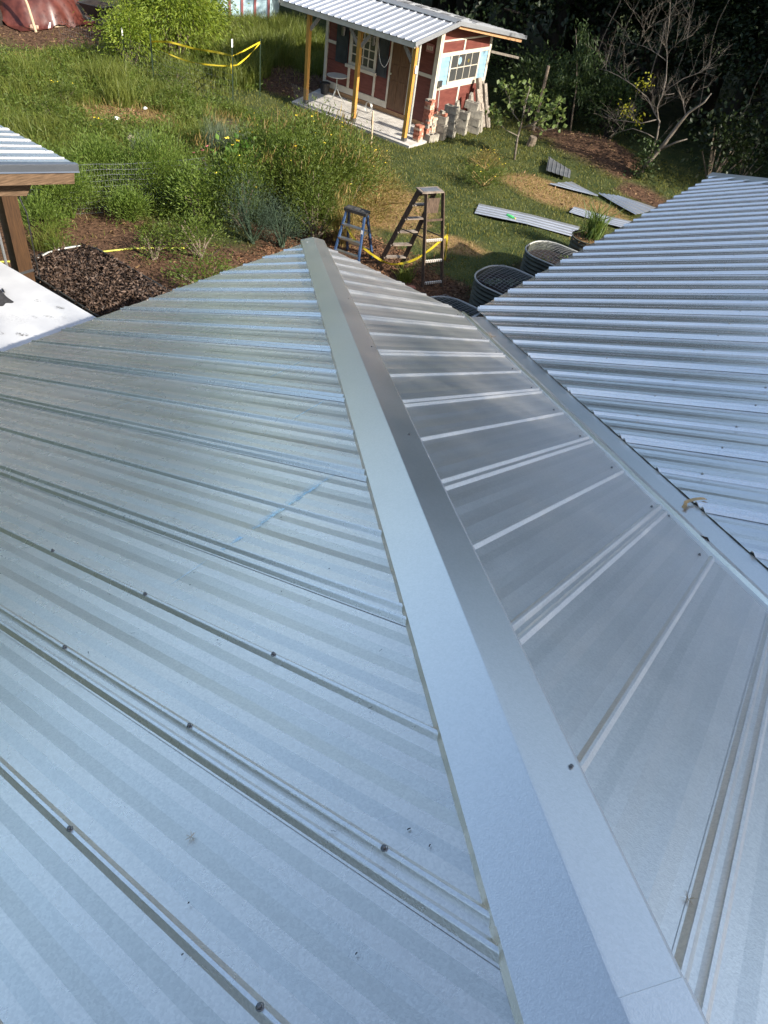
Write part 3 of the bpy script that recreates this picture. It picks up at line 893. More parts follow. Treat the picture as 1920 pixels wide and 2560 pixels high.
# lapped siding boards, front wall (thin wedges) split around window and door
def lap(x0, x1, z0, z1, m='red_paint', step=0.19, y=FY, side=False):
    z = z0
    while z < z1 - 0.01:
        zt = min(z + step, z1)
        if not side:
            V = [(x0, y - 0.006, z), (x1, y - 0.006, z), (x1, y + 0.008, zt), (x0, y + 0.008, zt), (x0, y + 0.018, z), (x1, y + 0.018, z), (x1, y + 0.018, zt), (x0, y + 0.018, zt)]
        else:
            V = [(XR + 0.006, x0, z), (XR + 0.006, x1, z), (XR - 0.008, x1, zt), (XR - 0.008, x0, zt), (XR - 0.018, x0, z), (XR - 0.018, x1, z), (XR - 0.018, x1, zt), (XR - 0.018, x0, zt)]
        mb = MB(); F = [(0, 1, 2, 3), (0, 4, 5, 1), (3, 2, 6, 7), (0, 3, 7, 4), (1, 5, 6, 2), (4, 7, 6, 5)]
        mb.add(V, F if not side else F); mb.build('siding_board', m, shed)
        z = zt
lap(XL + 0.10, -10.79, -2.45, -1.87); lap(-10.72, -9.80, -2.45, -1.93); lap(-9.73, -9.28, -2.45, -0.40); lap(XL + 0.10, -10.79, -1.86, -0.40)
lap(-8.46, -7.75, -2.60, -1.50); lap(-8.46, -7.75, -1.42, -0.35)
# cream trim on the front
part('corner_trim', 'cream_paint', ((XL - 0.01, FY - 0.03, -2.62), (XL + 0.09, FY + 0.015, -0.40)))
part('corner_trim', 'cream_paint', ((XR - 0.12, FY - 0.035, GZ), (XR + 0.012, FY + 0.019, -0.30)))
part('bottom_trim', 'cream_paint', ((XL + 0.092, FY - 0.028, -2.63), (-9.27, FY + 0.018, -2.46)))
part('trim_board', 'cream_paint', ((XL + 0.092, FY - 0.022, -1.45), (-11.33, FY + 0.006, -1.37)))
part('trim_board', 'cream_paint', ((-10.80, FY - 0.024, -2.455), (-10.72, FY + 0.006, -1.905)))
part('trim_board', 'cream_paint', ((-9.80, FY - 0.024, -2.455), (-9.73, FY + 0.006, -1.905)))
part('trim_board', 'cream_paint', ((-8.455, FY - 0.024, -1.505), (-7.745, FY + 0.006, -1.42)))
part('door_frame', 'cream_paint', ((-9.275, FY - 0.026, -2.63), (-9.215, FY + 0.016, -0.40)))
part('door_frame', 'cream_paint', ((-8.53, FY - 0.026, -2.63), (-8.47, FY + 0.016, -0.40)))
# front window: frame, sash bars, panes, sill
win = part('window', 'cream_paint', ((-10.80, FY - 0.03, -1.82), (-10.70, FY + 0.01, -0.80)), ((-9.84, FY - 0.03, -1.82), (-9.755, FY + 0.01, -0.80)), ((-10.70, FY - 0.03, -0.88), (-9.84, FY + 0.01, -0.80)), ((-10.70, FY - 0.03, -1.82), (-9.84, FY + 0.01, -1.75)))
for i in range(4):
    for j in range(4):
        x0 = -10.70 + i * 0.215; z0 = -1.75 + j * 0.2175
        mb = MB(); mb.box2((x0 + 0.012, FY - 0.004, z0 + 0.012), (x0 + 0.203, FY + 0.002, z0 + 0.2055)); mb.build('pane', 'window_glass', win)
for i in range(1, 4):
    mb = MB(); mb.box2((-10.70 + i * 0.215 - 0.014, FY - 0.022, -1.75), (-10.70 + i * 0.215 + 0.014, FY + 0.004, -0.88)); mb.build('glazing_bar', 'cream_paint', win)
for j in range(1, 4):
    mb = MB(); mb.box2((-10.70, FY - 0.020, -1.75 + j * 0.2175 - 0.014), (-9.84, FY + 0.003, -1.75 + j * 0.2175 + 0.014)); mb.build('glazing_bar', 'cream_paint', win)
mb = MB(); mb.box2((-10.86, FY - 0.10, -1.905), (-9.70, FY + 0.012, -1.822)); mb.build('sill', 'cream_paint', win)
# shutters
for x0, x1 in ((-11.32, -10.86), (-9.71, -9.34)):
    sh = part('shutter', 'shutter', ((x0, FY - 0.028, -1.87), (x1, FY - 0.006, -0.82)))
    for z0, z1 in ((-1.80, -1.40), (-1.30, -0.90)):
        mb = MB(); mb.box2((x0 + 0.06, FY - 0.040, z0), (x1 - 0.06, FY - 0.029, z1)); mb.build('shutter_panel', 'shutter', sh)
# door with raised panels, knob and latch
door = part('door', 'door_wood', ((-9.21, FY - 0.02, -2.60), (-8.535, FY + 0.012, -0.62)))
for x0, x1 in ((-9.14, -8.91), (-8.84, -8.61)):
    for z0, z1 in ((-2.42, -1.85), (-1.72, -1.45), (-1.34, -0.76)):
        mb = MB(); mb.box2((x0, FY - 0.030, z0), (x1, FY - 0.021, z1)); mb.build('door_panel', 'door_wood', door)
mb = MB(); mb.tube([(-9.15, FY - 0.02, -1.70), (-9.15, FY - 0.07, -1.70)], [0.012, 0.028], 10); mb.build('door_knob', 'alu', door)
mb = MB(); mb.tube([(-9.17, FY - 0.025, -1.92), (-9.17, FY - 0.06, -1.90), (-9.17, FY - 0.06, -1.80), (-9.17, FY - 0.025, -1.78)], 0.008, 6); mb.build('door_handle', 'steel_dark', door)
# things fixed on the front: wall plaque, lantern lamps, light string
mb = MB(); mb.box2((-8.07, FY - 0.03, -0.90), (-7.82, FY - 0.008, -0.70)); pl = mb.build('wall_plaque', 'pink_trim', shed)
for i in range(4):
    mb = MB(); mb.box2((-8.045 + i * 0.055, FY - 0.036, -0.85), (-8.015 + i * 0.055, FY - 0.031, -0.75)); mb.build('plaque_mark', 'cream_paint', pl)
for x in (-11.0, -9.86):
    mb = MB(); mb.tube([(x, FY - 0.12, -1.15), (x, FY - 0.12, -1.13), (x, FY - 0.12, -0.98), (x, FY - 0.12, -0.92), (x, FY - 0.12, -0.88)], [0.03, 0.055, 0.06, 0.07, 0.02], 8)
    la = mb.build('wall_lantern', 'steel_dark', shed); mb = MB(); mb.tube([(x, FY - 0.12, -0.88), (x, FY - 0.08, -0.83), (x, FY - 0.01, -0.86)], 0.009, 5); mb.build('lantern_arm', 'steel_dark', la)
mb = MB()
pts = []
for i in range(21):
    f = i / 20
    if f < 0.5: x = -9.72 + 0.02 * f; z = -0.95 - 1.3 * f
    pts.append((-9.72 + 0.47 * f, FY - 0.055, -1.05 - 0.52 * 4 * f * (1 - f) + (0.0 if f < .5 else -0.24 * (f - .5) * 2)))
mb.tube(pts, 0.008, 5); mb.build('hanging_cord', 'white_plastic', shed)
# gable side: siding, trims, window with blue panels
lap(FY + 0.02, 14.52, -2.60, -1.78, side=True); lap(14.62, BY - 0.06, -2.60, -1.78, side=True)
lap(FY + 0.02, 14.46, -0.86, -0.60, side=True); lap(14.54, BY - 0.06, -0.86, -0.64, side=True)
part('corner_trim', 'cream_paint', ((XR - 0.016, FY + 0.02, GZ), (XR + 0.022, FY + 0.11, -0.30)))
part('corner_trim', 'cream_paint', ((XR - 0.016, BY - 0.09, -2.62), (XR + 0.022, BY + 0.02, -0.56)))
part('trim_board', 'cream_paint', ((XR - 0.012, FY + 0.112, -1.78), (XR + 0.018, BY - 0.092, -1.68)))
part('trim_board', 'cream_paint', ((XR - 0.012, FY + 0.112, -0.96), (XR + 0.018, BY - 0.092, -0.865)))
part('trim_board', 'cream_paint', ((XR - 0.012, FY + 0.112, -0.60), (XR + 0.018, BY - 0.092, -0.56)))
part('trim_board', 'cream_paint', ((XR - 0.012, 14.525, -2.60), (XR + 0.016, 14.615, -1.782)))
part('trim_board', 'cream_paint', ((XR - 0.012, 14.465, -0.862), (XR + 0.016, 14.535, -0.602)))
def vlap(y0, y1):
    z = -1.68
    while z < -0.97:
        zt = min(z + 0.12, -0.962)
        V = [(XR + 0.010, y0, z), (XR + 0.010, y1, z), (XR - 0.004, y1, zt), (XR - 0.004, y0, zt), (XR - 0.018, y0, z), (XR - 0.018, y1, z), (XR - 0.018, y1, zt), (XR - 0.018, y0, zt)]
        mb = MB(); mb.add(V, [(0, 1, 2, 3), (0, 4, 5, 1), (3, 2, 6, 7), (0, 3, 7, 4), (1, 5, 6, 2), (4, 7, 6, 5)]); o = mb.build('siding_board', 'blue_paint', shed)
        z = zt
vlap(FY + 0.112, 13.86); vlap(15.44, BY - 0.092)
gw = part('window', 'cream_paint', ((XR - 0.014, 13.87, -1.678), (XR + 0.024, 13.94, -0.962)), ((XR - 0.014, 15.36, -1.678), (XR + 0.024, 15.43, -0.962)), ((XR - 0.014, 13.942, -1.678), (XR + 0.020, 15.358, -1.61)))
for i in range(4):
    for j in range(2):
        y0 = 13.94 + i * 0.355; z0 = -1.61 + j * 0.324
        mb = MB(); mb.box2((XR - 0.006, y0 + 0.008, z0 + 0.008), (XR + 0.000, y0 + 0.347, z0 + 0.316)); mb.build('pane', 'window_glass', gw)
for i in range(1, 4):
    mb = MB(); mb.box2((XR - 0.004, 13.94 + i * 0.355 - 0.010, -1.61), (XR + 0.012, 13.94 + i * 0.355 + 0.010, -0.962)); mb.build('glazing_bar', 'cream_paint', gw)
mb = MB(); mb.box2((XR - 0.004, 13.94, -1.294), (XR + 0.013, 15.36, -1.272)); mb.build('glazing_bar', 'cream_paint', gw)
# a few bright things just behind the panes
for y, z, r, m in ((14.40, -1.12, 0.10, 'blue_paint'), (14.86, -1.15, 0.05, 'leaf_dry')):
    mb = MB(); mb.lathe((XR + 0.0015, y, z), [(r, 0.0), (r * .9, 0.002), (0.0, 0.003)], 9, Matrix.Rotation(PI / 2, 3, 'Y')); mb.build('window_ornament', m, gw)
# porch roof sheets with box ribs, ridge flashing, rear roof, trims
EY = 11.52; EZ = -0.40; RY = 13.42; RZS = -0.06; X0 = -12.0; X1 = -7.22
sl = (RZS - EZ) / (RY - EY)
def sheet(name, x0, x1, ya, za, yb, zb, sp, rh, m, parent):
    nx = [x0]; prof = [(x0, 0)]
    x = x0 + sp * 0.5
    while x < x1 - 0.03:
        prof += [(x - 0.028, 0), (x - 0.012, rh), (x + 0.012, rh), (x + 0.028, 0)]
        for d in (sp * .36, sp * .64):
            if x + d < x1 - 0.03: prof += [(x + d - 0.01, 0), (x + d, 0.004), (x + d + 0.01, 0)]
        x += sp
    prof.append((x1, 0))
    V = []
    for x, h in prof: V += [(x, ya, za + h), (x, yb, zb + h), (x, ya, za + h - 0.003), (x, yb, zb + h - 0.003)]
    F = []
    for i in range(len(prof) - 1):
        a, b = 4 * i, 4 * i + 4
        F += [(a, b, b + 1, a + 1), (a + 2, a + 3, b + 3, b + 2), (a, a + 2, b + 2, b), (a + 1, b + 1, b + 3, a + 3)]
    mb = MB(); mb.add(V, F); return mb.build(name, m, parent)
wd = (X1 - X0) / 5
for i in range(5):
    sheet('roof_sheet', X0 + i * wd, X0 + (i + 1) * wd - 0.001, EY, EZ, RY - 0.1, RZS - 0.1 * sl, wd / 4, 0.026, 'white_metal_roof', shed)
for i in range(5):
    sheet('roof_sheet', X0 + i * wd, X0 + (i + 1) * wd - 0.001, RY + 0.02, RZS + 0.01, 17.25, -0.60, wd / 4, 0.026, 'white_metal_roof', shed)
mb = MB(); mb.add([(X0 - 0.02, RY - 0.20, RZS + 0.02), (X1 + 0.02, RY - 0.20, RZS + 0.02), (X1 + 0.02, RY, RZS + 0.055), (X0 - 0.02, RY, RZS + 0.055), (X0 - 0.02, RY + 0.22, RZS + 0.035), (X1 + 0.02, RY + 0.22, RZS + 0.035), (X0 - 0.02, RY - 0.20, RZS - 0.0), (X1 + 0.02, RY - 0.20, RZS - 0.0)],
                  [(0, 1, 2, 3), (3, 2, 5, 4), (6, 7, 1, 0)]); mb.build('ridge_flashing', 'galv_bright', shed)
mb = MB(); mb.bar((X1 + 0.02, EY - 0.02, EZ - 0.03), (X1 + 0.02, RY, RZS - 0.03), 0.03, 0.11); mb.build('rake_trim', 'white_metal_roof', shed)
mb = MB(); mb.bar((X1 + 0.015, RY + 0.01, RZS - 0.02), (X1 + 0.015, 17.27, -0.64), 0.03, 0.10); mb.build('rake_trim', 'white_metal_roof', shed)
mb = MB(); mb.bar((X0 - 0.01, EY - 0.02, EZ - 0.03), (X0 - 0.01, RY, RZS - 0.03), 0.03, 0.11); mb.build('rake_trim', 'white_metal_roof', shed)
mb = MB(); mb.bar((X1 - 0.06, RY + 0.1, RZS - 0.11), (X1 - 0.06, 17.1, -0.72), 0.05, 0.10); mb.build('rake_rafter', 'raw_wood', shed)
mb = MB(); mb.box2((X0 + 0.02, EY + 0.02, EZ - 0.13), (X1 - 0.02, EY + 0.05, EZ - 0.012)); mb.build('eave_board', 'cream_paint', shed)
mb = MB(); mb.box2((X0 + 0.1, 11.66, EZ - 0.13), (X1 - 0.05, 11.75, EZ + 0.012)); mb.build('porch_beam', 'grey_wood', shed)
for i in range(7):
    x = X0 + 0.2 + i * 0.72
    mb = MB(); mb.bar((x, EY + 0.06, EZ - 0.06), (x, RY - 0.13, RZS - 0.09), 0.04, 0.09); mb.build('rafter', 'raw_wood', shed)
for x in (-11.0, -9.15, -7.30):
    mb = MB(); mb.box2((x - 0.052, 11.645, GZ + 0.05), (x + 0.052, 11.755, EZ - 0.135)); po = mb.build('post', 'yellow_pine', shed)
    mb = MB(); mb.box2((x - 0.058, 11.638, GZ + 0.03), (x + 0.058, 11.762, GZ + 0.13)); mb.build('post_bracket', 'steel_dark', po)
    for sg in (-1, 1):
        if (x < -10.9 and sg < 0) or (x > -7.4 and sg > 0): continue
        mb = MB(); mb.bar((x + sg * 0.05, 11.70, EZ - 0.50), (x + sg * 0.36, 11.70, EZ - 0.16), 0.04, 0.09); mb.build('brace', 'grey_wood', po)
mb = MB(); mb.box2((-7.235, 11.68, -1.10), (-7.21, 11.74, -0.93)); mb.build('light_switch', 'white_plastic', shed)
mb = MB(); mb.tube([(-7.62, 12.35, -2.72), (-7.60, 12.3, -0.5)], 0.035, 8); mb.build('downpipe', 'cream_metal', shed)
# shingle edge patches on the rear roof ridge
for i in range(9):
    mb = MB(); mb.box((-11.2 + i * 0.46, 14.5 + 0.1 * (i % 3), RZS - 0.105 + 0.012 * (i % 2)), (0.3, 0.22, 0.012), rz=0.1 * (i % 4 - 1.5)); mb.build('shingle', 'shingle', shed)
# porch slab
mb = MB(); mb.add([(-11.30, 11.42, GZ - 0.1), (-6.95, 11.50, GZ - 0.1), (-6.98, 13.0, GZ - 0.1), (-7.5, 13.29, GZ - 0.1), (-11.9, 13.29, GZ - 0.1), (-11.6, 12.4, GZ - 0.1),
                  (-11.30, 11.42, GZ + 0.035), (-6.95, 11.50, GZ + 0.035), (-6.98, 13.0, GZ + 0.035), (-7.5, 13.29, GZ + 0.035), (-11.9, 13.29, GZ + 0.035), (-11.6, 12.4, GZ + 0.035)],
                 [(6, 7, 8, 9, 10, 11)] + [(i, (i + 1) % 6, (i + 1) % 6 + 6, i + 6) for i in range(6)])
o = mb.build('porch_slab', 'concrete'); struct(o, 'pale concrete slab under the shed porch', 'slab')
# shed-side gutter board sticking out at the back
mb = MB(); mb.bar((-7.6, 16.0, -1.0), (-6.9, 16.5, -1.05), 0.08, 0.05); mb.build('bracket', 'grey_wood', shed)

# round cafe table on the porch
tb = thing('cafe_table', 'small round grey bistro table on the shed porch', 'table', (-10.75, 12.75, GZ + 0.035))
mb = MB(); mb.lathe((-10.75, 12.75, -2.10), [(0, 0), (0.30, 0), (0.315, 0.012), (0.31, 0.025), (0, 0.028)], 28); mb.build('table_top', 'cream_metal', tb)
mb = MB(); mb.tube([(-10.75, 12.75, -2.10), (-10.75, 12.75, -2.45)], 0.018, 8); mb.build('stem', 'galv_old', tb)
for k in range(3):
    a = 0.5 + k * 2.094
    dx, dy = math.cos(a), math.sin(a)
    mb = MB(); mb.tube([(-10.75 + dx * r, 12.75 + dy * r, z) for r, z in ((0.01, -2.30), (0.05, -2.48), (0.12, -2.60), (0.24, -2.72), (0.28, GZ + 0.038))], 0.011, 6); mb.build('leg', 'galv_old', tb)
# plant pot in the dark porch end
mb = MB(); mb.lathe((-11.42, 13.0, GZ + 0.04), [(0, 0), (0.12, 0), (0.15, 0.28), (0.165, 0.28), (0.165, 0.31), (0.14, 0.31), (0.135, 0.26), (0, 0.26)], 14); o = mb.build('plant_pot', 'cart_black'); tag(o, 'black plastic plant pot at the left end of the porch', 'pot')
# coil of netting stood on the slab
mb = MB()
for i in range(9):
    a0 = i * 0.7
    mb.tube([(-9.45 + 0.12 * math.cos(t_), 12.75 + 0.04 * math.sin(i), -2.6 + 0.14 * math.sin(t_)) for t_ in np.linspace(a0, a0 + 5.5, 14)], 0.003, 3)
o = mb.build('wire_coil', 'wire'); tag(o, 'loose coil of wire leaning at the foot of the shed wall', 'wire')

# ------------------------------------------------------------------ bricks, blocks and timber by the shed
def block_mesh():
    mb = MB(); L, W, H, t = 0.39, 0.19, 0.19, 0.032
    mb.box2((-L / 2, -W / 2, 0), (L / 2, -W / 2 + t, H)); mb.box2((-L / 2, W / 2 - t, 0), (L / 2, W / 2, H))
    for x in (-L / 2, -t / 2, L / 2 - t): mb.box2((x, -W / 2 + t, 0.001), (x + t, W / 2 - t, H - 0.001))
    me = bpy.data.meshes.new('concrete_block'); me.from_pydata(mb.v, [], mb.f); me.update(); me.materials.append(MATS['block'])
    return me
blk = block_mesh()
def put(me, name, loc, eul, label, cat, group, sc=(1, 1, 1)):
    o = bpy.data.objects.new(name, me); C.objects.link(o); o.location = loc; o.rotation_euler = eul; o.scale = sc
    return tag(o, label, cat, group)
# (x, y, z above ground, rx, ry, rz, label)
bl = [(-6.95, 12.55, 0.0, 0, 0, 1.45, 'grey concrete block lying lowest in front of the brick piles'),
      (-7.00, 12.95, 0.0, 0, 0, 0.15, 'bottom block of the short stack beside the porch corner'), (-7.00, 12.95, 0.20, 0, 0, 0.12, 'middle block of the short stack beside the porch corner'), (-7.02, 12.96, 0.40, 0, 0, 0.18, 'top block of the short stack under the broken bricks'),
      (-6.98, 13.42, 0.0, 0, 0, 0.08, 'bottom block of the tallest block stack against the red gable'), (-6.98, 13.42, 0.20, 0, 0, 0.10, 'second block of the tallest block stack against the red gable'), (-7.00, 13.43, 0.40, 0, 0, 0.06, 'third block of the tallest block stack against the red gable'), (-7.00, 13.43, 0.60, 0, 0, 0.09, 'hollow topmost block of the tallest stack by the gable'),
      (-6.95, 13.98, 0.0, 0, 0, 0.2, 'bottom block of the stack left of the broken slabs'), (-6.97, 13.99, 0.20, 0, 0, 0.3, 'middle block of the stack left of the broken slabs'), (-6.96, 14.0, 0.40, 0, 0, 0.15, 'upper block of the stack left of the broken slabs'),
      (-6.80, 14.45, 0.0, 0, 0, 0.35, 'bottom block of the stack nearest the timber'), (-6.82, 14.44, 0.20, 0, 0, 0.25, 'middle block of the stack nearest the timber'), (-6.80, 14.46, 0.40, 0, 0, 0.4, 'upper block of the stack nearest the timber'), (-6.97, 14.42, 0.60, 0, 0.08, 0.3, 'topmost tilted block of the stack nearest the timber')]
for x, y, z, rx, ry, rz, lb in bl:
    put(blk, 'concrete_block', (x, y, GZ + z), (rx, ry, rz), lb, 'concrete block', 'concrete blocks stacked by the shed')
def brick_me(m):
    mb = MB(); mb.box2((-0.10, -0.047, 0), (0.10, 0.047, 0.057))
    me = bpy.data.meshes.new('brick'); me.from_pydata(mb.v, [], mb.f); me.update(); me.materials.append(MATS[m]); return me
bR, bT, bW = brick_me('brick_red'), brick_me('brick_tan'), brick_me('block')
rs = random.Random(5)
for (cx, cy, hgt_, kinds, lb) in ((-7.12, 12.10, 7, (bR, bR, bT), 'reddish brick in the low pile beside the right porch post'),
                                  (-7.14, 12.48, 17, (bR, bT, bR, bT, bW), 'brick in the tall uneven pile behind the right porch post'),
                                  (-7.14, 12.72, 9, (bT, bW, bT), 'tan brick in the shorter pile next to the tall one')):
    for i in range(hgt_):
        for s_ in (-1, 1):
            if rs.random() < 0.12 and i > 3: continue
            al = i % 2
            dx, dy = (0, s_ * 0.052) if al else (s_ * 0.052, 0)
            put(rs.choice(kinds), 'brick', (cx + dx + rs.uniform(-.012, .012), cy + dy + rs.uniform(-.012, .012), GZ + 0.03 + i * 0.0585), (0, 0, (0 if al else PI / 2) + rs.uniform(-.12, .12)), lb, 'brick', 'bricks piled by the porch: ' + lb.split('the ')[1])
for i, (x, y, z, lb) in enumerate(((-7.08, 12.93, 0.60, 'broken brick half on the short block stack, left one'), (-6.92, 12.98, 0.60, 'broken brown brick lump on the short block stack, right one'), (-6.98, 12.93, 0.66, 'small broken brick balanced highest on the short stack'))):
    put((bT, bR, bW)[i], 'broken_brick', (x, y, GZ + z), (0.1, 0.05, 0.7 + i), lb, 'brick', None, (0.7, 1, 1.3))
# broken concrete slabs leaning on the wall
for i, (x, y, w, h, lb) in enumerate(((-7.22, 14.15, .24, .78, 'pale broken slab standing behind the block stacks'), (-7.18, 14.82, .28, .92, 'tall rough slab leaning nearest the timber'), (-7.05, 15.02, .22, .70, 'narrow rough slab leaning beside the timber'), (-6.72, 14.72, .22, .42, 'short broken slab in front of the timber'))):
    mb = MB(); n = 7
    poly = [(-w / 2, 0), (w / 2, 0), (w / 2 * 1.05, h * .4), (w / 2 * .85, h * .75), (w * .12, h), (-w * .3, h * .93), (-w / 2 * .95, h * .5)]
    V = [(0.0, p[0], p[1]) for p in poly] + [(0.07, p[0] * .98, p[1] * .99) for p in poly]
    mb.add(V, [tuple(range(n)), tuple(reversed(range(n, 2 * n)))] + [(j, j + n, (j + 1) % n + n, (j + 1) % n) for j in range(n)])
    o = mb.build('broken_slab', 'block'); o.location = (x, y, GZ); o.rotation_euler = (0, -0.16, 0.1 * i); tag(o, lb, 'slab', 'broken slabs by the shed')
for i, (x, y, l, lx, lb) in enumerate(((-6.95, 15.22, 1.20, .24, 'weathered grey beam leaning at the shed corner, longest one'), (-6.83, 15.34, 1.08, .20, 'weathered grey beam leaning at the shed corner, rightmost one'), (-6.92, 15.05, .95, .18, 'weathered grey beam leaning at the shed corner, shortest one'))):
    mb = MB(); p = Vector((x, y, GZ)); q = Vector((x - 0.5 + 0.05 * i, y + 0.1, GZ + l)); mb.bar(p, q, lx * .55, lx * .5); mb.bar(p + Vector((.02, .03, 0)), (p + q) / 2 + Vector((.02, .02, 0)), lx * .5, lx * .55)
    o = mb.build('timber_beam', 'grey_wood'); tag(o, lb, 'beam', 'beams leaning on the shed')
# broom standing by the gable
br = thing('broom', 'upside-down broom leaning on the red gable wall', 'broom', (-7.40, 13.36, GZ))
mb = MB(); mb.tube([(-7.42, 13.40, GZ), (-7.55, 13.46, -1.65)], 0.014, 7); mb.build('handle', 'cream_metal', br)
mb = MB(); mb.box((-7.555, 13.46, -1.60), (0.05, 0.14, 0.16)); mb.build('brush_head', 'steel_dark', br)
# white stake in front of the porch
mb = MB(); mb.tube([(-7.75, 10.85, gz1(-7.75, 10.85) - .05), (-7.85, 10.9, -2.05)], 0.022, 7); o = mb.build('stake', 'pale_wood'); tag(o, 'pale leaning stake in the grass in front of the porch', 'stake')
# chicken wire along the porch front
def mesh_fence(pts, h, sx, sz, m, r=0.0016, z0=None, sag=0.0):
    mb = MB()
    for (p, q) in zip(pts[:-1], pts[1:]):
        p = Vector(p); q = Vector(q); d = q - p; n = max(1, int(d.length / sx))
        for i in range(n + 1):
            b = p + d * (i / n); lean = 0.03 * math.sin(i * .7)
            mb.tube([b, b + Vector((lean, 0, h))], r, 3, False)
        for j in range(int(h / sz) + 1):
            zz = j * sz
            seg = [p + d * (i / 6) + Vector((0.03 * math.sin(i * 1.3 + j), 0, zz - sag * 4 * (i / 6) * (1 - i / 6))) for i in range(7)]
            mb.tube(seg, r, 3, False)
    return mb
mb = MB()
for i in range(76):
    for sg in (-1, 1):
        x = -10.9 + i * 0.047
        mb.tube([(x, 11.25, GZ + 0.02), (x + sg * 0.27, 11.25, GZ + 0.56)], 0.0024, 3, False)
o = mb.build('chicken_wire', 'dark_wire'); tag(o, 'low diamond wire netting in front of the shed porch', 'fence')
# ------------------------------------------------------------------ pale blue playhouse at the back
def frame_xy(org, ang):
    c, s = math.cos(ang), math.sin(ang)
    return lambda u, v, z: (org[0] + c * u - s * v, org[1] + s * u + c * v, z)
ph = thing('playhouse', 'pale blue wooden playhouse with dull red battens and a lattice window', 'playhouse', (-19.7, 17.2, GZ))
fr = frame_xy((-20.75, 16.35), math.radians(36))
def pbox(name, m, a, b, parent=ph):
    mb = MB(); V = [fr(x, y, z) for z in (a[2], b[2]) for y in (a[1], b[1]) for x in (a[0], b[0])]
    mb.add(V, [(0, 2, 3, 1), (4, 5, 7, 6), (0, 1, 5, 4), (2, 6, 7, 3), (0, 4, 6, 2), (1, 3, 7, 5)]); return mb.build(name, m, parent)
pbox('wall', 'sky_paint', (0.1, 0.03, GZ - 0.05), (2.55, 0.12, 0.2)); pbox('wall', 'sky_paint', (2.46, 0.121, GZ - 0.05), (2.55, 2.4, 0.2)); pbox('wall', 'sky_paint', (0.1, 0.121, GZ - 0.05), (0.19, 2.4, 0.2))
for i in range(15):
    z = GZ + 0.02 + i * 0.195
    pbox('siding_board', 'sky_paint', (0.1, 0.012, z), (2.55, 0.029, z + 0.187))
for x in (0.10, 0.42, 1.00, 1.48, 1.98, 2.50):
    top = 0.2
    if x == 1.48: pbox('batten', 'pink_trim', (x - 0.045, -0.014, GZ - .02), (x + 0.045, 0.010, -1.42))
    else: pbox('batten', 'pink_trim', (x - 0.045, -0.014, GZ - .02), (x + 0.045, 0.010, top))
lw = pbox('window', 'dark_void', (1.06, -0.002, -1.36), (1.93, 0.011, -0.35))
pbox('window_sill', 'yellow_trim', (1.02, -0.06, -1.42), (1.97, 0.009, -1.34), lw); pbox('window_frame', 'yellow_trim', (1.04, -0.03, -1.34), (1.10, 0.0, -0.3), lw); pbox('window_frame', 'yellow_trim', (1.89, -0.03, -1.34), (1.95, 0.0, -0.3), lw); pbox('window_frame', 'pink_trim', (1.46, -0.025, -1.34), (1.53, 0.0, -0.3), lw)
mb = MB()
for i in range(-8, 12):
    for sg in (-1, 1):
        x0 = 1.1 + i * 0.11; x1 = x0 + sg * 1.0
        # clip to the opening
        p, q = (x0, -1.34), (x1, -0.34)
        def cl(p, q):
            t0, t1 = 0.0, 1.0; dx = q[0] - p[0]
            for lo, hi in ((1.10, 1.89),):
                if abs(dx) > 1e-6:
                    ta, tb = (lo - p[0]) / dx, (hi - p[0]) / dx
                    if ta > tb: ta, tb = tb, ta
                    t0, t1 = max(t0, ta), min(t1, tb)
            return (t0, t1) if t1 - t0 > 0.03 else None
        r = cl(p, q)
        if r:
            A = fr(p[0] + (q[0] - p[0]) * r[0], -0.010 - 0.006 * sg, p[1] + r[0]); B = fr(p[0] + (q[0] - p[0]) * r[1], -0.010 - 0.006 * sg, p[1] + r[1])
            mb.bar(A, B, 0.010, 0.028, up=fr(0, -1, 0)[:2] + (0,) if False else (0, 0, 1))
mb.build('lattice', 'yellow_trim', lw)
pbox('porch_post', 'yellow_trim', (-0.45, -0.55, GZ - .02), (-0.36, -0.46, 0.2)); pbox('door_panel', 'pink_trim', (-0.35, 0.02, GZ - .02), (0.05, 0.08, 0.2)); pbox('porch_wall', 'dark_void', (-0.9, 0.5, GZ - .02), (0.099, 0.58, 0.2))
mb = MB(); mb.add([fr(-1.0, -0.9, 0.12), fr(2.9, -0.9, 0.12), fr(2.9, 1.2, 1.0), fr(-1.0, 1.2, 1.0), fr(-1.0, 3.0, 0.12), fr(2.9, 3.0, 0.12)] + [fr(-1.0, -0.9, 0.16), fr(2.9, -0.9, 0.16), fr(2.9, 1.2, 1.04), fr(-1.0, 1.2, 1.04), fr(-1.0, 3.0, 0.16), fr(2.9, 3.0, 0.16)],
                  [(3, 2, 1, 0), (4, 5, 2, 3), (6, 7, 8, 9), (9, 8, 11, 10), (0, 1, 7, 6)]); mb.build('roof', 'shingle', ph)
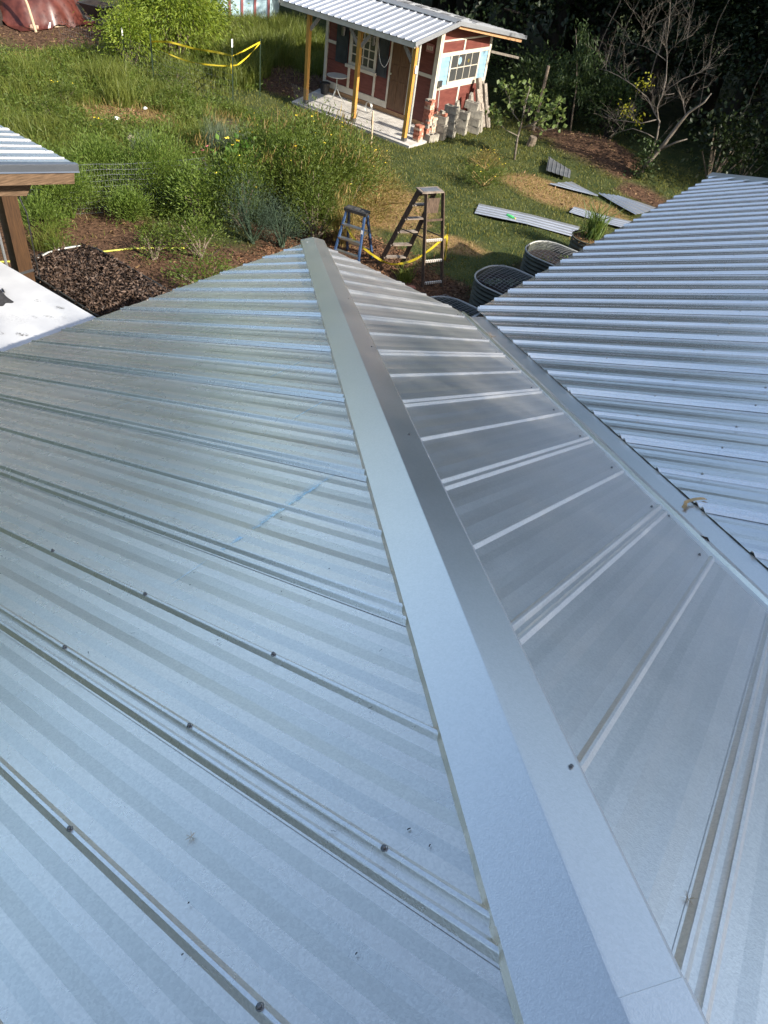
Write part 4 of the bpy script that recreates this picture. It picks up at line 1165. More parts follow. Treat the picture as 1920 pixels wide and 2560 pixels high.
# ------------------------------------------------------------------ tarp heap, cart, stick, stones
n = 44
u = np.linspace(-1, 1, n)
U, W = np.meshgrid(u, u, indexing='ij')
r = np.sqrt((U * 0.98) ** 2 + W ** 2)
Z = 1.55 * np.clip(1 - r ** 2.2, 0, None) ** 0.8 + (vnoise(U * 3 + 5, W * 3 + 9, 1.3, 21) - .5) * 0.42 * (1 - r * 0.4) + (vnoise(U * 9 + 5, W * 9 + 9, 1.3, 22) - .5) * 0.10
Z = np.clip(Z, 0.0, None) + 0.02
tx = -22.3 + U * 1.7; ty = 10.2 + W * 1.6
V = np.stack([tx, ty, GZ + Z], -1).reshape(-1, 3)
ii, jj = np.meshgrid(np.arange(n - 1), np.arange(n - 1), indexing='ij'); a = (ii * n + jj).ravel()
V2 = V.copy(); V2[:, 2] -= 0.012
F = np.stack([a, a + n, a + n + 1, a + 1], 1)
Vm, Fm = merge([(V, F), (V2, F[:, ::-1])])
o = link('tarp', np_mesh('tarp', Vm, Fm), None, 'tarp'); tag(o, 'crumpled maroon tarp draped over a heap behind the cart', 'tarp')
mb = MB(); mb.box((-20.75, 9.65, GZ + 0.10), (0.25, 0.02, 0.2), M=Matrix.Rotation(0.5, 3, 'Z') @ Matrix.Rotation(-0.5, 3, 'X')); o = mb.build('white_card', 'white_plastic'); tag(o, 'small white card lying at the foot of the maroon tarp', 'card')
mb = MB(); mb.box((-20.85, 9.25, GZ + 0.06), (0.24, 0.11, 0.09), rz=0.6); o = mb.build('loose_brick', 'brick_tan'); tag(o, 'pinkish brick holding down the tarp edge', 'brick')
mb = MB(); mb.bar((-20.75, 9.9, GZ + 0.05), (-20.7, 10.75, GZ + 0.06), 0.06, 0.03); o = mb.build('pale_board', 'pale_wood'); tag(o, 'pale board along the front edge of the tarp', 'board')
mb = MB(); mb.tube([(-20.45, 9.05, GZ - .05), (-20.55, 8.98, -2.1), (-20.75, 8.82, -1.2), (-20.8, 8.8, -0.9)], [0.045, 0.04, 0.033, 0.03], 8); o = mb.build('pole', 'pale_wood'); tag(o, 'slim peeled pole standing in front of the tarp', 'pole')
# dark shade under the tarp edge: soil heap and stones
def lump(c, r, sq, seed, n=10):
    rr = np.random.default_rng(seed); V, F = [], []
    m_ = 7
    for i in range(m_ + 1):
        ph_ = PI * i / m_
        for k in range(n):
            th = 2 * PI * k / n; q = r * (1 + rr.normal(0, .10)) if 0 < i < m_ else r
            V.append((c[0] + q * math.sin(ph_) * math.cos(th), c[1] + q * math.sin(ph_) * math.sin(th), c[2] + q * sq * math.cos(ph_)))
    for i in range(m_):
        for k in range(n): F.append((i * n + k, (i + 1) * n + k, (i + 1) * n + (k + 1) % n, i * n + (k + 1) % n))
    return MB().add(V, F)
o = lump((-22.3, 8.15, GZ), 0.85, 0.75, 3, 16).build('soil_heap', 'soil', None, True); tag(o, 'dark soil heap left of the maroon tarp', 'soil heap')
for i, (x, y, r_) in enumerate(((-23.0, 7.6, .34), (-23.3, 8.3, .30), (-22.7, 7.2, .22))):
    o = lump((x, y, GZ + 0.15 + (0.75 if i < 2 else 0)), r_, 0.75, 30 + i).build('stone', 'rock', None, True); tag(o, ('yellowish stone at the top left, larger one', 'yellowish stone at the top left, behind the larger one', 'small stone at the foot of the dark soil heap')[i], 'stone')
# dump cart
cart = thing('dump_cart', 'black dump cart full of dark soil parked by the tarp', 'cart', (-20.7, 11.5, GZ))
cc = Vector((-20.75, 11.65, GZ)); ca = math.radians(20)
def cw(u, v, z): return (cc.x + math.cos(ca) * u - math.sin(ca) * v, cc.y + math.sin(ca) * u + math.cos(ca) * v, GZ + z)
V = [cw(*p) for p in ((-.30, -.30, .42), (.32, -.30, .42), (.32, .30, .42), (-.30, .30, .42), (-.62, -.48, .90), (.62, -.48, .90), (.62, .48, .90), (-.62, .48, .90), (-.57, -.43, .88), (.57, -.43, .88), (.57, .43, .88), (-.57, .43, .88))]
mb = MB(); mb.add(V, [(3, 2, 1, 0), (0, 1, 5, 4), (1, 2, 6, 5), (2, 3, 7, 6), (3, 0, 4, 7), (4, 5, 9, 8), (5, 6, 10, 9), (6, 7, 11, 10), (7, 4, 8, 11)]); tub = mb.build('tub', 'cart_black', cart)
for u0, v0, u1, v1 in ((-.64, -.50, .64, -.50), (.64, -.50, .64, .50), (.64, .50, -.64, .50), (-.64, .50, -.64, -.50)):
    mb = MB(); mb.tube([cw(u0, v0, .89), cw(u1, v1, .89)], 0.028, 6); mb.build('rim', 'cart_black', tub)
for k in range(4):
    mb = MB(); mb.bar(cw(.665, -.36 + k * .24, .80), cw(.665, -.28 + k * .24, .80), 0.03, 0.09); mb.build('rib', 'cart_black', tub)
o = None
sp = MB(); m8 = []
Vs = []
for i in range(9):
    for j in range(7):
        uu, vv = -.57 + 1.14 * i / 8, -.43 + .86 * j / 6
        Vs.append(cw(uu, vv, .87 + .16 * max(0, 1 - (uu / .6) ** 2) * max(0, 1 - (vv / .45) ** 2) + random.uniform(-.012, .012)))
sp.add(Vs, [(i * 7 + j, (i + 1) * 7 + j, (i + 1) * 7 + j + 1, i * 7 + j + 1) for i in range(8) for j in range(6)]); sp.build('load', 'soil', cart)
mb = MB(); mb.tube([cw(-.4, -.25, .40), cw(.4, -.25, .40), cw(.48, -.22, .30)], 0.02, 6); mb.tube([cw(-.4, .25, .40), cw(.4, .25, .40), cw(.48, .22, .30)], 0.02, 6); mb.tube([cw(.36, -.42, .20), cw(.36, .42, .20)], 0.02, 6); mb.tube([cw(-.36, -.42, .20), cw(-.36, .42, .20)], 0.02, 6); mb.tube([cw(.36, 0, .2), cw(.36, 0, .4)], .02, 6); mb.build('chassis', 'steel_dark', cart)
for u_ in (-.38, .38):
    for v_ in (-.45, .45):
        M = Matrix.Rotation(ca, 3, 'Z') @ Matrix.Rotation(PI / 2, 3, 'X')
        mb = MB(); mb.lathe(cw(u_, v_, .20), [(0.11, -.05), (0.18, -.055), (0.20, -.03), (0.20, .03), (0.18, .055), (0.11, .05)], 20, M); wh = mb.build('wheel', 'rubber', cart)
        mb = MB(); mb.lathe(cw(u_, v_, .20), [(0, -.03), (0.11, -.035), (0.11, .035), (0, .03)], 14, M); mb.build('wheel_hub', 'steel_dark', wh)
mb = MB(); mb.tube([cw(-.55, 0, .32), cw(-1.0, 0, .5), cw(-1.3, 0, .95)], 0.018, 6); mb.tube([cw(-1.3, -.15, .95), cw(-1.3, .15, .95)], 0.018, 6); mb.build('handle', 'steel_dark', cart)

cart.scale = (.76, .76, .70)
# ------------------------------------------------------------------ open shelter at the left edge
sh = thing('open_shelter', 'timber shelter with a low ribbed metal roof at the left edge', 'shelter', (-5.2, -0.9, GZ))
SX = -4.76; SE = 0.13; SZ = -0.62; SS = 0.17
def ptP(a, w, h):     # a runs up-slope towards -y, w across (x)
    return (w, SE - a, SZ + SS * a + h)
for i in range(7):
    w0 = SX - 0.02 - (i + 1) * 0.56
    k = 0.56 / (2 * S)
    pr_ = [(w * k, h * 1.25) for w, h in PROF]
    pnl = roof_panel(ptP, lambda w: 0.0, lambda w: 3.2, w0, 'galv', sh, prof=pr_)
    for ws in (0.0, 0.28):
        screw(ptP(0.10, w0 + ws, 0.013), (0, 0.16, 0.98), pnl)
mb = MB()
rk = [(SX - 0.07, 0.016), (SX + 0.01, 0.018), (SX + 0.016, 0.012), (SX + 0.016, -0.085), (SX + 0.03, -0.10)]
V = []
for x, dz in rk: V += [ptP(-0.015, x, dz), ptP(3.2, x, dz)]
mb.add(V, [(2 * i, 2 * i + 1, 2 * i + 3, 2 * i + 2) for i in range(4)]); mb.build('rake_trim', 'trim_metal', sh)
mb = MB(); mb.bar(ptP(0.07, SX - 0.012, -0.175), ptP(3.2, SX - 0.012, -0.175), 0.035, 0.17); mb.build('rake_board', 'cedar', sh)
mb = MB(); mb.box2((-9.0, SE - 0.10, SZ - 0.20), (SX - 0.031, SE - 0.06, SZ - 0.03)); mb.build('eave_board', 'cedar', sh)
# beam with a chamfered tail that carries the rafters, running along y
mb = MB()
poly = [(-0.46, -0.76), (-0.46, -0.87), (-0.56, -1.0), (-3.4, -0.45), (-3.4, -0.24)]
bx0, bx1 = -5.22, -5.02
V = [(bx1, y, z) for y, z in poly] + [(bx0, y, z) for y, z in poly]; n5 = 5
mb.add(V, [tuple(range(5)), tuple(reversed(range(5, 10)))] + [(j, j + 5, (j + 1) % 5 + 5, (j + 1) % 5) for j in range(5)]); mb.build('beam', 'cedar', sh)
mb = MB(); mb.box2((-5.23, -0.92, GZ - .1), (-5.03, -0.70, -0.93)); po = mb.build('post', 'cedar_post', sh)
mb = MB(); mb.box2((-5.238, -0.93, -2.09), (-5.022, -0.69, -2.05)); mb.build('strap', 'steel_dark', po)
mb = MB(); mb.tube([(-5.10, -0.66, -0.95), (-5.05, -0.60, -1.25), (-5.05, -0.62, -1.9), (-5.04, -0.60, GZ)], 0.010, 5); mb.build('cable', 'steel_dark', sh)
mb = MB(); mb.tube([(-5.30, -0.95, GZ), (-5.30, -0.95, -1.05)], 0.022, 7); mb.build('downpipe', 'galv_bright', sh)
mb = MB(); mb.box2((-9.0, -0.92, GZ - .1), (-8.8, -0.70, -0.93)); mb.build('post', 'cedar_post', sh)

# ------------------------------------------------------------------ white-topped table under the eave, with the bag
wt = thing('white_table', 'large white flat table top with dark smudges beside the left eave', 'table', (-3.0, -2.4, GZ))
mb = MB(); mb.add([(-5.2, -1.48, -1.50), (-0.75, -1.27, -1.50), (-0.75, -4.6, -1.50), (-5.2, -4.6, -1.50), (-5.2, -1.48, -1.54), (-0.75, -1.27, -1.54), (-0.75, -4.6, -1.54), (-5.2, -4.6, -1.54)],
                 [(3, 2, 1, 0), (4, 5, 6, 7), (0, 1, 5, 4), (1, 2, 6, 5), (2, 3, 7, 6), (3, 0, 4, 7)]); wtt = mb.build('table_top', 'white_sheet', wt)
mb = MB(); mb.box2((-5.1, -4.5, -1.66), (-0.85, -1.60, -1.542)); mb.build('frame', 'dark_void', wt)
for x in (-5.0, -0.95):
    for y in (-1.7, -4.4):
        mb = MB(); mb.box2((x - .05, y - .05, GZ - .02), (x + .05, y + .05, -1.661)); mb.build('leg', 'grey_wood', wt)
def smudge_mat():
    m, nt, b, N, Lk = newmat('smudge_dirt')
    tc = N.new('ShaderNodeTexCoord'); nz = N.new('ShaderNodeTexNoise'); nz.inputs['Scale'].default_value = 38; nz.inputs['Detail'].default_value = 5; nz.inputs['Distortion'].default_value = 1.2
    Lk.new(tc.outputs['Object'], nz.inputs['Vector'])
    uv = N.new('ShaderNodeUVMap'); sx = N.new('ShaderNodeSeparateXYZ'); Lk.new(uv.outputs[0], sx.inputs[0])
    mr = N.new('ShaderNodeMapRange'); mr.inputs['From Min'].default_value = 0.48; mr.inputs['From Max'].default_value = 0.62
    Lk.new(nz.outputs['Fac'], mr.inputs['Value'])
    mu = N.new('ShaderNodeMath'); mu.operation = 'MULTIPLY'; Lk.new(mr.outputs[0], mu.inputs[0]); Lk.new(sx.outputs[1], mu.inputs[1])
    tr = N.new('ShaderNodeBsdfTransparent'); ms = N.new('ShaderNodeMixShader')
    b.inputs['Base Color'].default_value = (0.10, 0.095, 0.085, 1); b.inputs['Roughness'].default_value = 0.95
    Lk.new(mu.outputs[0], ms.inputs[0]); Lk.new(tr.outputs[0], ms.inputs[1]); Lk.new(b.outputs[0], ms.inputs[2]); Lk.new(ms.outputs[0], N['Material Output'].inputs['Surface'])
    MATS['smudge_dirt'] = m
smudge_mat()
def smudge(x, y, rx, ry, st, rot=0.0):
    V = [(x, y, -1.4955)]; U = [(0, st)]; F = []
    n = 14
    for k in range(n):
        a = 2 * PI * k / n; c, s = math.cos(a), math.sin(a)
        V.append((x + rx * c * math.cos(rot) - ry * s * math.sin(rot), y + rx * c * math.sin(rot) + ry * s * math.cos(rot), -1.4955)); U.append((1, 0))
    for k in range(n): F.append((0, 1 + k, 1 + (k + 1) % n))
    me = bpy.data.meshes.new('smudge'); me.from_pydata(V, [], F); me.update(); ul = me.uv_layers.new(name='UVMap')
    for p in me.polygons:
        for li in p.loop_indices: ul.data[li].uv = U[me.loops[li].vertex_index]
    link('smudge', me, wtt, 'smudge_dirt')
for a_ in ((-2.91, -1.55, .085, .045, 1.3, .5), (-2.63, -2.24, .10, .055, 1.4, .5), (-3.22, -1.66, .07, .04, 1.0, .4), (-2.89, -1.91, .12, .03, .4, .2), (-2.81, -1.78, .10, .03, .55, .6), (-2.80, -2.40, .07, .045, .8, .4), (-3.0, -2.1, .3, .2, .16, .2), (-2.7, -1.7, .25, .15, .15, .3)):
    smudge(*a_)
# black fabric pouch on the white table
pouch = thing('black_pouch', 'black fabric pouch with a buckle lying on the white table', 'pouch', (-3.5, -2.05, -1.5))
n, m_ = 26, 16
V = []
for i in range(n):
    for j in range(m_):
        u_, v_ = i / (n - 1), j / (m_ - 1)
        edge = min(1, 6 * u_, 6 * (1 - u_)) * min(1, 5 * v_, 5 * (1 - v_))
        taper = 1 - 0.45 * max(0, (u_ - .45) / .55) ** 1.5
        x = -3.95 + 0.58 * u_ + 0.02 * math.sin(9 * v_); y = -2.05 + (v_ - .5) * 0.34 * taper + 0.05 * u_ + 0.02 * math.sin(7 * u_)
        z = -1.498 + 0.075 * edge * (0.75 + 0.25 * math.sin(8 * u_ + 3 * v_)) + 0.012 * math.sin(23 * u_ + 5 * v_) * edge
        V.append((x, y, z))
mb = MB(); mb.add(V, [(i * m_ + j, (i + 1) * m_ + j, (i + 1) * m_ + j + 1, i * m_ + j + 1) for i in range(n - 1) for j in range(m_ - 1)]); mb.build('pouch_body', 'black_cloth', pouch, True)
mb = MB(); mb.tube([(-3.72, -1.83, -1.488), (-3.62, -1.86, -1.484), (-3.61, -1.91, -1.484), (-3.66, -1.93, -1.486), (-3.70, -1.91, -1.486)], 0.010, 6); mb.build('buckle', 'steel_dark', pouch)
mb = MB(); mb.lathe((-3.545, -2.04, -1.43), [(0.02, 0), (0.02, 0.006), (0.012, 0.008), (0.012, 0.0)], 12); mb.build('eyelet', 'alu', pouch)

# ------------------------------------------------------------------ rounded planting beds
def rrect(cx, cy, lx, ly, r, n=7):
    pts = []
    for (sx, sy, a0) in ((1, 1, 0), (-1, 1, 90), (-1, -1, 180), (1, -1, 270)):
        for k in range(n + 1):
            a = math.radians(a0 + 90 * k / n)
            pts.append((cx + sx * (lx / 2 - r) + r * math.cos(a), cy + sy * (ly / 2 - r) + r * math.sin(a)))
    return pts
def garden_bed(name, label, cx, cy, lx, ly, r, top, m, rim_m, soil_drop, group=None, rz=0.0, bands=7):
    t_ = thing(name, label, 'garden bed', (cx, cy, GZ), group)
    base = rrect(cx, cy, lx, ly, r)
    rot = lambda p: (cx + (p[0] - cx) * math.cos(rz) - (p[1] - cy) * math.sin(rz), cy + (p[0] - cx) * math.sin(rz) + (p[1] - cy) * math.cos(rz))
    def ring(off): return [rot((cx + (p[0] - cx) * (1 + off / (lx / 2)), cy + (p[1] - cy) * (1 + off / (ly / 2)))) for p in base]
    N_ = len(base); mb = MB(); V = []; levels = []
    H = top - GZ + 0.03
    steps = bands * 4
    for i in range(steps + 1):
        z = GZ - 0.03 + H * i / steps
        off = 0.014 * math.sin(2 * PI * bands * i / steps)
        levels.append((z, off))
    for z, off in levels:
        for p in ring(off): V.append((p[0], p[1], z))
    F = [(i * N_ + k, i * N_ + (k + 1) % N_, (i + 1) * N_ + (k + 1) % N_, (i + 1) * N_ + k) for i in range(steps) for k in range(N_)]
    o0 = len(V)
    for z, off in ((top, -0.006), (top - soil_drop - 0.05, -0.012)):
        for p in ring(off): V.append((p[0], p[1], z))
    F += [((steps) * N_ + k, steps * N_ + (k + 1) % N_, o0 + (k + 1) % N_, o0 + k) for k in range(N_)] + [(o0 + k, o0 + (k + 1) % N_, o0 + N_ + (k + 1) % N_, o0 + N_ + k) for k in range(N_)]
    mb.add(V, F); mb.build('bed_wall', m, t_)
    rr_ = ring(0.004); mb = MB(); mb.tube([(p[0], p[1], top + 0.006) for p in rr_ + rr_[:2]], 0.016, 6, False); mb.build('rim', rim_m, t_, True)
    rr_ = ring(-0.010); mb = MB()
    V = [(cx, cy, top - soil_drop + 0.03)]
    for f in (0.35, 0.7, 1.0):
        for p in rr_: V.append((cx + (p[0] - cx) * f, cy + (p[1] - cy) * f, top - soil_drop + random.uniform(-.02, .03) * (f < 1)))
    F = [(0, 1 + k, 1 + (k + 1) % N_) for k in range(N_)]
    for q in range(2): F += [(1 + q * N_ + k, 1 + (q + 1) * N_ + k, 1 + (q + 1) * N_ + (k + 1) % N_, 1 + q * N_ + (k + 1) % N_) for k in range(N_)]
    mb.add(V, F); mb.build('bed_soil', 'soil', t_)
    return t_
def net_over(t_, x0, x1, y0, y1, z, sp=0.075):
    mb = MB()
    nx, ny = int((x1 - x0) / sp), int((y1 - y0) / sp)
    for i in range(nx + 1):
        x = x0 + i * (x1 - x0) / nx
        mb.tube([(x, y0 + (y1 - y0) * j / 6, z + 0.05 * math.sin(PI * j / 6) + 0.01 * math.sin(i)) for j in range(7)], 0.0030, 3, False)
    for j in range(ny + 1):
        y = y0 + j * (y1 - y0) / ny; k = math.sin(PI * j / ny)
        mb.tube([(x0 + (x1 - x0) * i / 6, y, z + 0.05 * k + 0.01 * math.sin(i * 2)) for i in range(7)], 0.0030, 3, False)
    return mb.build('wire_cover', 'dark_wire', t_)
def seedlings(t_, pts, m='leaf_weed', n=22, s=0.08, L=0.06, W=0.035):
    for (x, y, z) in pts:
        r_ = np.random.default_rng(int(abs(x * 100 + y * 37)))
        c = np.stack([x + r_.normal(0, s, n), y + r_.normal(0, s, n), z + r_.uniform(0, s * 1.3, n)], 1)
        V, F = leaves(c, np.tile([0, 0, .6], (n, 1)), L, W, rs=r_); link('seedling', np_mesh('seedling', V, F), t_, m)
bA = garden_bed('garden_bed', 'wire-covered round-ended metal bed farthest from the ladders', 0.15, 7.48, 2.1, 1.0, 0.42, -2.25, 'bed_metal', 'cream_metal', 0.16, 'metal beds below the right roof'); net_over(bA, -0.75, 1.05, 7.05, 7.9, -2.22); seedlings(bA, [(-.45, 7.3, -2.4), (-.2, 7.7, -2.4)])
bB = garden_bed('garden_bed', 'wire-covered round-ended metal bed in the middle of the three', 0.15, 5.62, 2.05, 1.12, 0.46, -2.25, 'bed_metal', 'cream_metal', 0.14, 'metal beds below the right roof'); net_over(bB, -0.72, 1.05, 5.15, 6.1, -2.22); seedlings(bB, [(-.5, 5.6, -2.38), (-.35, 5.75, -2.38), (-.2, 5.95, -2.38), (-.55, 5.45, -2.38)], 'leaf_grey', 26, .06)
bC = garden_bed('garden_bed', 'wire-covered metal bed tucked nearest under the roof valley', 0.15, 3.70, 2.0, 1.10, 0.46, -2.25, 'bed_metal', 'cream_metal', 0.14, 'metal beds below the right roof'); net_over(bC, -0.72, 1.05, 3.25, 4.18, -2.22); seedlings(bC, [(-.3, 3.95, -2.38), (0.0, 4.0, -2.38)])
bl_ = garden_bed('garden_bed', 'dark metal bed heaped with brown leaf mulch beside the left eave', -4.35, 0.02, 2.75, 1.28, 0.40, -2.25, 'dark_bed_metal', 'dark_bed_metal', 0.06)
# curled leaf mulch in it
nm = 7500
r_ = np.random.default_rng(11)
x = r_.uniform(-5.70, -3.0, nm); y = r_.uniform(-0.60, 0.64, nm)
ok = ((np.abs(x + 4.35) / 1.36) ** 6 + (np.abs(y - 0.02) / .63) ** 6) < 1
x, y = x[ok], y[ok]; k = len(x)
z = -2.268 + 0.03 * (1 - ((x + 4.35) / 1.4) ** 2) * (1 - (y / .66) ** 2) + r_.uniform(-.02, .045, k) + (vnoise(x, y, 6, 9) - .5) * .07
d = r_.normal(0, 1, (k, 3)); d[:, 2] *= 0.35
V, F = leaves(np.stack([x, y, z], 1), d, 0.078, 0.034, 0.5, 0.25, r_)
o = link('leaf_mulch', np_mesh('leaf_mulch', V, F), bl_, 'mulch_leaf'); o['kind'] = 'stuff'
mb = MB(); mb.tube([(-5.62, -0.28, -2.23), (-5.70, -0.05, -2.225), (-5.69, 0.25, -2.228), (-5.64, 0.5, -2.23)], 0.014, 6); mb.build('pale_edge_pipe', 'cream_metal', bl_)

# galvanised round planter with straw and a grass plant
pt_ = thing('round_planter', 'round galvanised planter of straw with a tall grass in it', 'planter', (-0.38, 9.2, GZ))
mb = MB(); prof = []
for i in range(21): prof.append((0.37 + 0.008 * math.sin(i * PI / 2), -0.03 + 0.47 * i / 20))
prof += [(0.385, 0.45), (0.36, 0.455), (0.36, 0.36)]
mb.lathe((-0.38, 9.2, GZ), prof, 28); mb.build('planter_wall', 'bed_metal', pt_)
mb = MB(); mb.lathe((-0.38, 9.2, GZ), [(0.0, 0.42), (0.2, 0.41), (0.365, 0.38)], 20); mb.build('straw_bed', 'straw', pt_)
r_ = np.random.default_rng(4); n = 700
a = r_.uniform(0, 2 * PI, n); q = 0.36 * np.sqrt(r_.uniform(0, 1, n)); c = np.stack([-0.38 + q * np.cos(a), 9.2 + q * np.sin(a), np.full(n, GZ + 0.405) + r_.uniform(0, .03, n)], 1)
d = r_.normal(0, 1, (n, 3)); d[:, 2] *= 0.15
V, F = leaves(c, d, 0.14, 0.008, 0, 0.1, r_); o = link('straw', np_mesh('straw', V, F), pt_, 'litter'); o['kind'] = 'stuff'
n = 150; c = np.stack([-0.36 + r_.normal(0, .09, n), 9.25 + r_.normal(0, .09, n), np.full(n, GZ + 0.4)], 1)
V, F = blades(c, 0.85, 0.022, 0.28, 0.7, r_); link('grass_tuft', np_mesh('grass_tuft', V, F), pt_, 'grass_blue')

# ------------------------------------------------------------------ offcut roof sheets on the lawn
def lawn_sheet(label, quad, sp, m, z0=0.045, name='roof_offcut'):
    """quad in plan: a->b is one long edge, d->c the other"""
    a, b, c, d = [Vector((p[0], p[1], 0)) for p in quad]
    wid = ((d - a).length + (c - b).length) / 2
    prof = [(0, 0)]; x = 0.05
    while x < wid - 0.05:
        prof += [(x - 0.02, 0), (x - 0.006, 0.014), (x + 0.006, 0.014), (x + 0.02, 0)]; x += sp
    prof.append((wid, 0)); V = []
    for w, h in prof:
        f = w / wid; p = a.lerp(d, f); q = b.lerp(c, f)
        for s, e in ((p, 0), (p.lerp(q, .5), 0.012), (q, 0)):
            zz = gz1(s.x, s.y) + z0 + h + e; V += [(s.x, s.y, zz), (s.x, s.y, zz - 0.0025)]
    F = []
    for i in range(len(prof) - 1):
        for k in (0, 2):
            A = 6 * i + k; B = 6 * (i + 1) + k
            F += [(A, A + 2, B + 2, B), (A + 1, B + 1, B + 3, A + 3)]
        A = 6 * i; B = A + 6; F += [(A, B, B + 1, A + 1), (A + 4, A + 5, B + 5, B + 4)]
    mb = MB(); mb.add(V, F); o = mb.build(name, m); return tag(o, label, 'metal sheet', 'roof sheet offcuts on the lawn')
lawn_sheet('long silver roof sheet on the grass with a green bottle on it', [(-3.17, 9.05), (-1.02, 9.98), (-1.20, 10.62), (-3.42, 9.62)], 0.145, 'galv_bright')
lawn_sheet('silver roof sheet on the grass behind the planter grass', [(-1.78, 11.15), (-0.1, 11.62), (-0.25, 12.30), (-1.90, 11.66)], 0.145, 'galv_bright')
lawn_sheet('pointed silver offcut on the grass beside the grey square one', [(-3.14, 12.58), (-1.90, 13.04), (-1.95, 13.12), (-2.84, 13.34)], 0.145, 'galv_bright', 0.05)
lawn_sheet('wide slanted silver offcut nearest the eave of the right roof', [(-1.99, 13.20), (-0.66, 12.62), (-0.45, 13.55), (-1.42, 13.50)], 0.145, 'galv_bright', 0.07)
lawn_sheet('small dull grey offcut sheet farthest back on the lawn', [(-4.12, 14.31), (-3.55, 13.13), (-2.91, 13.31), (-3.18, 13.89)], 0.145, 'grey_panel', 0.12)
M = Matrix.Rotation(PI / 2, 3, 'Y')
bt = thing('drink_bottle', 'green plastic drink bottle lying on the long silver sheet', 'bottle', (-2.5, 9.57, GZ))
bz = gz1(-2.5, 9.57) + 0.045 + 0.014 + 0.036
mb = MB(); mb.lathe((-2.60, 9.55, bz), [(0, 0), (0.03, 0), (0.034, 0.02), (0.034, 0.13), (0.028, 0.16), (0.012, 0.20), (0.012, 0.22), (0, 0.22)], 14, M); mb.build('bottle_body', 'bottle_green', bt, True)
mb = MB(); mb.lathe((-2.38, 9.55, bz), [(0.014, 0), (0.014, 0.02), (0, 0.02)], 10, M); mb.build('cap', 'flower_yellow', bt)

# ------------------------------------------------------------------ ladders
wl = thing('wooden_stepladder', 'old brown wooden stepladder standing on the mulch path', 'ladder', (-2.05, 5.1, GZ))
rA, rB = Vector((-1.72, 5.04, GZ)), Vector((-1.54, 5.42, GZ))      # rear feet
dirw = (rB - rA).normalized()
fA, fB = Vector((-2.80, 4.98, GZ)), Vector((-2.52, 5.36, GZ))      # front feet
top = Vector((-2.00, 5.17, GZ + 1.70))
tA, tB = top - dirw * 0.17, top + dirw * 0.17
fwd = ((fA + fB) / 2 - (rA + rB) / 2).normalized()
for f, tt in ((fA, tA), (fB, tB)):
    mb = MB(); mb.bar(f, tt + fwd * 0.05, 0.028, 0.085, up=fwd); mb.build('rail', 'ladder_wood', wl)
for f, tt in ((rA, tA), (rB, tB)):
    mb = MB(); mb.bar(f, tt - fwd * 0.10, 0.026, 0.06, up=fwd); mb.build('rear_rail', 'ladder_wood', wl)
for i in range(1, 6):
    f = i / 6.0
    p = fA.lerp(tA + fwd * .05, f); q = fB.lerp(tB + fwd * .05, f)
    mb = MB(); mb.bar(p, q, 0.10, 0.022, up=(0, 0, 1)); mb.build('step', 'ladder_step', wl)
for i in (0.06, 0.30, 0.52, 0.73):
    p = rA.lerp(tA - fwd * .1, i); q = rB.lerp(tB - fwd * .1, i)
    mb = MB(); mb.bar(p, q, 0.02, 0.035); mb.build('rear_rung', 'ladder_wood' if i > .6 else 'ladder_step', wl)
    if i < .6:
        mb = MB()
        k = 9
        for s_ in range(k):
            c_ = p.lerp(q, (s_ + .5) / k); mb.box(c_ + Vector((0, 0, .004)), (0.034, 0.022, 0.045), rz=0.6)
        mb.build('rope_wrap', 'rope_white', wl)
mb = MB(); ang = math.atan2(dirw.y, dirw.x); mb.box(top + Vector((0, 0, .015)), (0.44, 0.25, 0.022), rz=ang); cp = mb.build('top_cap', 'ladder_step', wl)
mb = MB(); mb.box(top + Vector((0, 0, .0285)), (0.34, 0.16, 0.004), rz=ang); mb.build('cap_inlay', 'grey_panel', cp)
mb = MB(); mb.box(top + fwd * 0.06 + Vector((0, 0, -.045)), (0.36, 0.03, 0.09), rz=ang); mb.build('top_brace', 'ladder_wood', wl)
mb = MB(); bc = top - fwd * 0.11 + Vector((0, 0, -.22)); mb.box(bc, (0.24, 0.015, 0.26), rz=ang); mb.build('back_board', 'ladder_wood', wl)
for s_ in (0, 1):
    p = (fA, fB)[s_].lerp((tA, tB)[s_] + fwd * .05, 0.55); q = (rA, rB)[s_].lerp((tA, tB)[s_] - fwd * .1, 0.55)
    mb = MB(); mb.bar(p, q, 0.008, 0.02); mb.build('spreader', 'steel_dark', wl)

bld = thing('blue_stepladder', 'short blue stepladder with a black top standing by the roof edge', 'ladder', (-3.3, 5.1, GZ))
top = Vector((-3.33, 4.86, GZ + 0.96)); dirb = Vector((0.97, 0.24, 0)).normalized(); fb = Vector((-dirb.y, dirb.x, 0))
ftl = {}
for sx_ in (-1, 1):
    for sy in (-1, 1):
        p = Vector((top.x, top.y, GZ)) + dirb * (0.28 * sx_) + fb * (0.34 * sy); q = top + dirb * (0.19 * sx_) + fb * (0.055 * sy) + Vector((0, 0, -.02))
        ftl[(sx_, sy)] = (p, q)
        mb = MB(); mb.bar(p, q, 0.03, 0.065, up=fb); rl = mb.build('rail', 'ladder_blue', bld)
        mb = MB(); mb.bar(p, p + (q - p) * 0.04, 0.04, 0.08, up=fb); mb.build('foot', 'rubber', rl)
for f in (0.25, 0.5, 0.75):
    p, q = ftl[(-1, -1)], ftl[(1, -1)]
    mb = MB(); mb.bar(p[0].lerp(p[1], f), q[0].lerp(q[1], f), 0.085, 0.03); mb.build('step', 'alu', bld)
for f in (0.2, 0.62):
    p, q = ftl[(-1, 1)], ftl[(1, 1)]
    mb = MB(); mb.bar(p[0].lerp(p[1], f), q[0].lerp(q[1], f), 0.02, 0.03); mb.build('rear_bar', 'alu', bld)
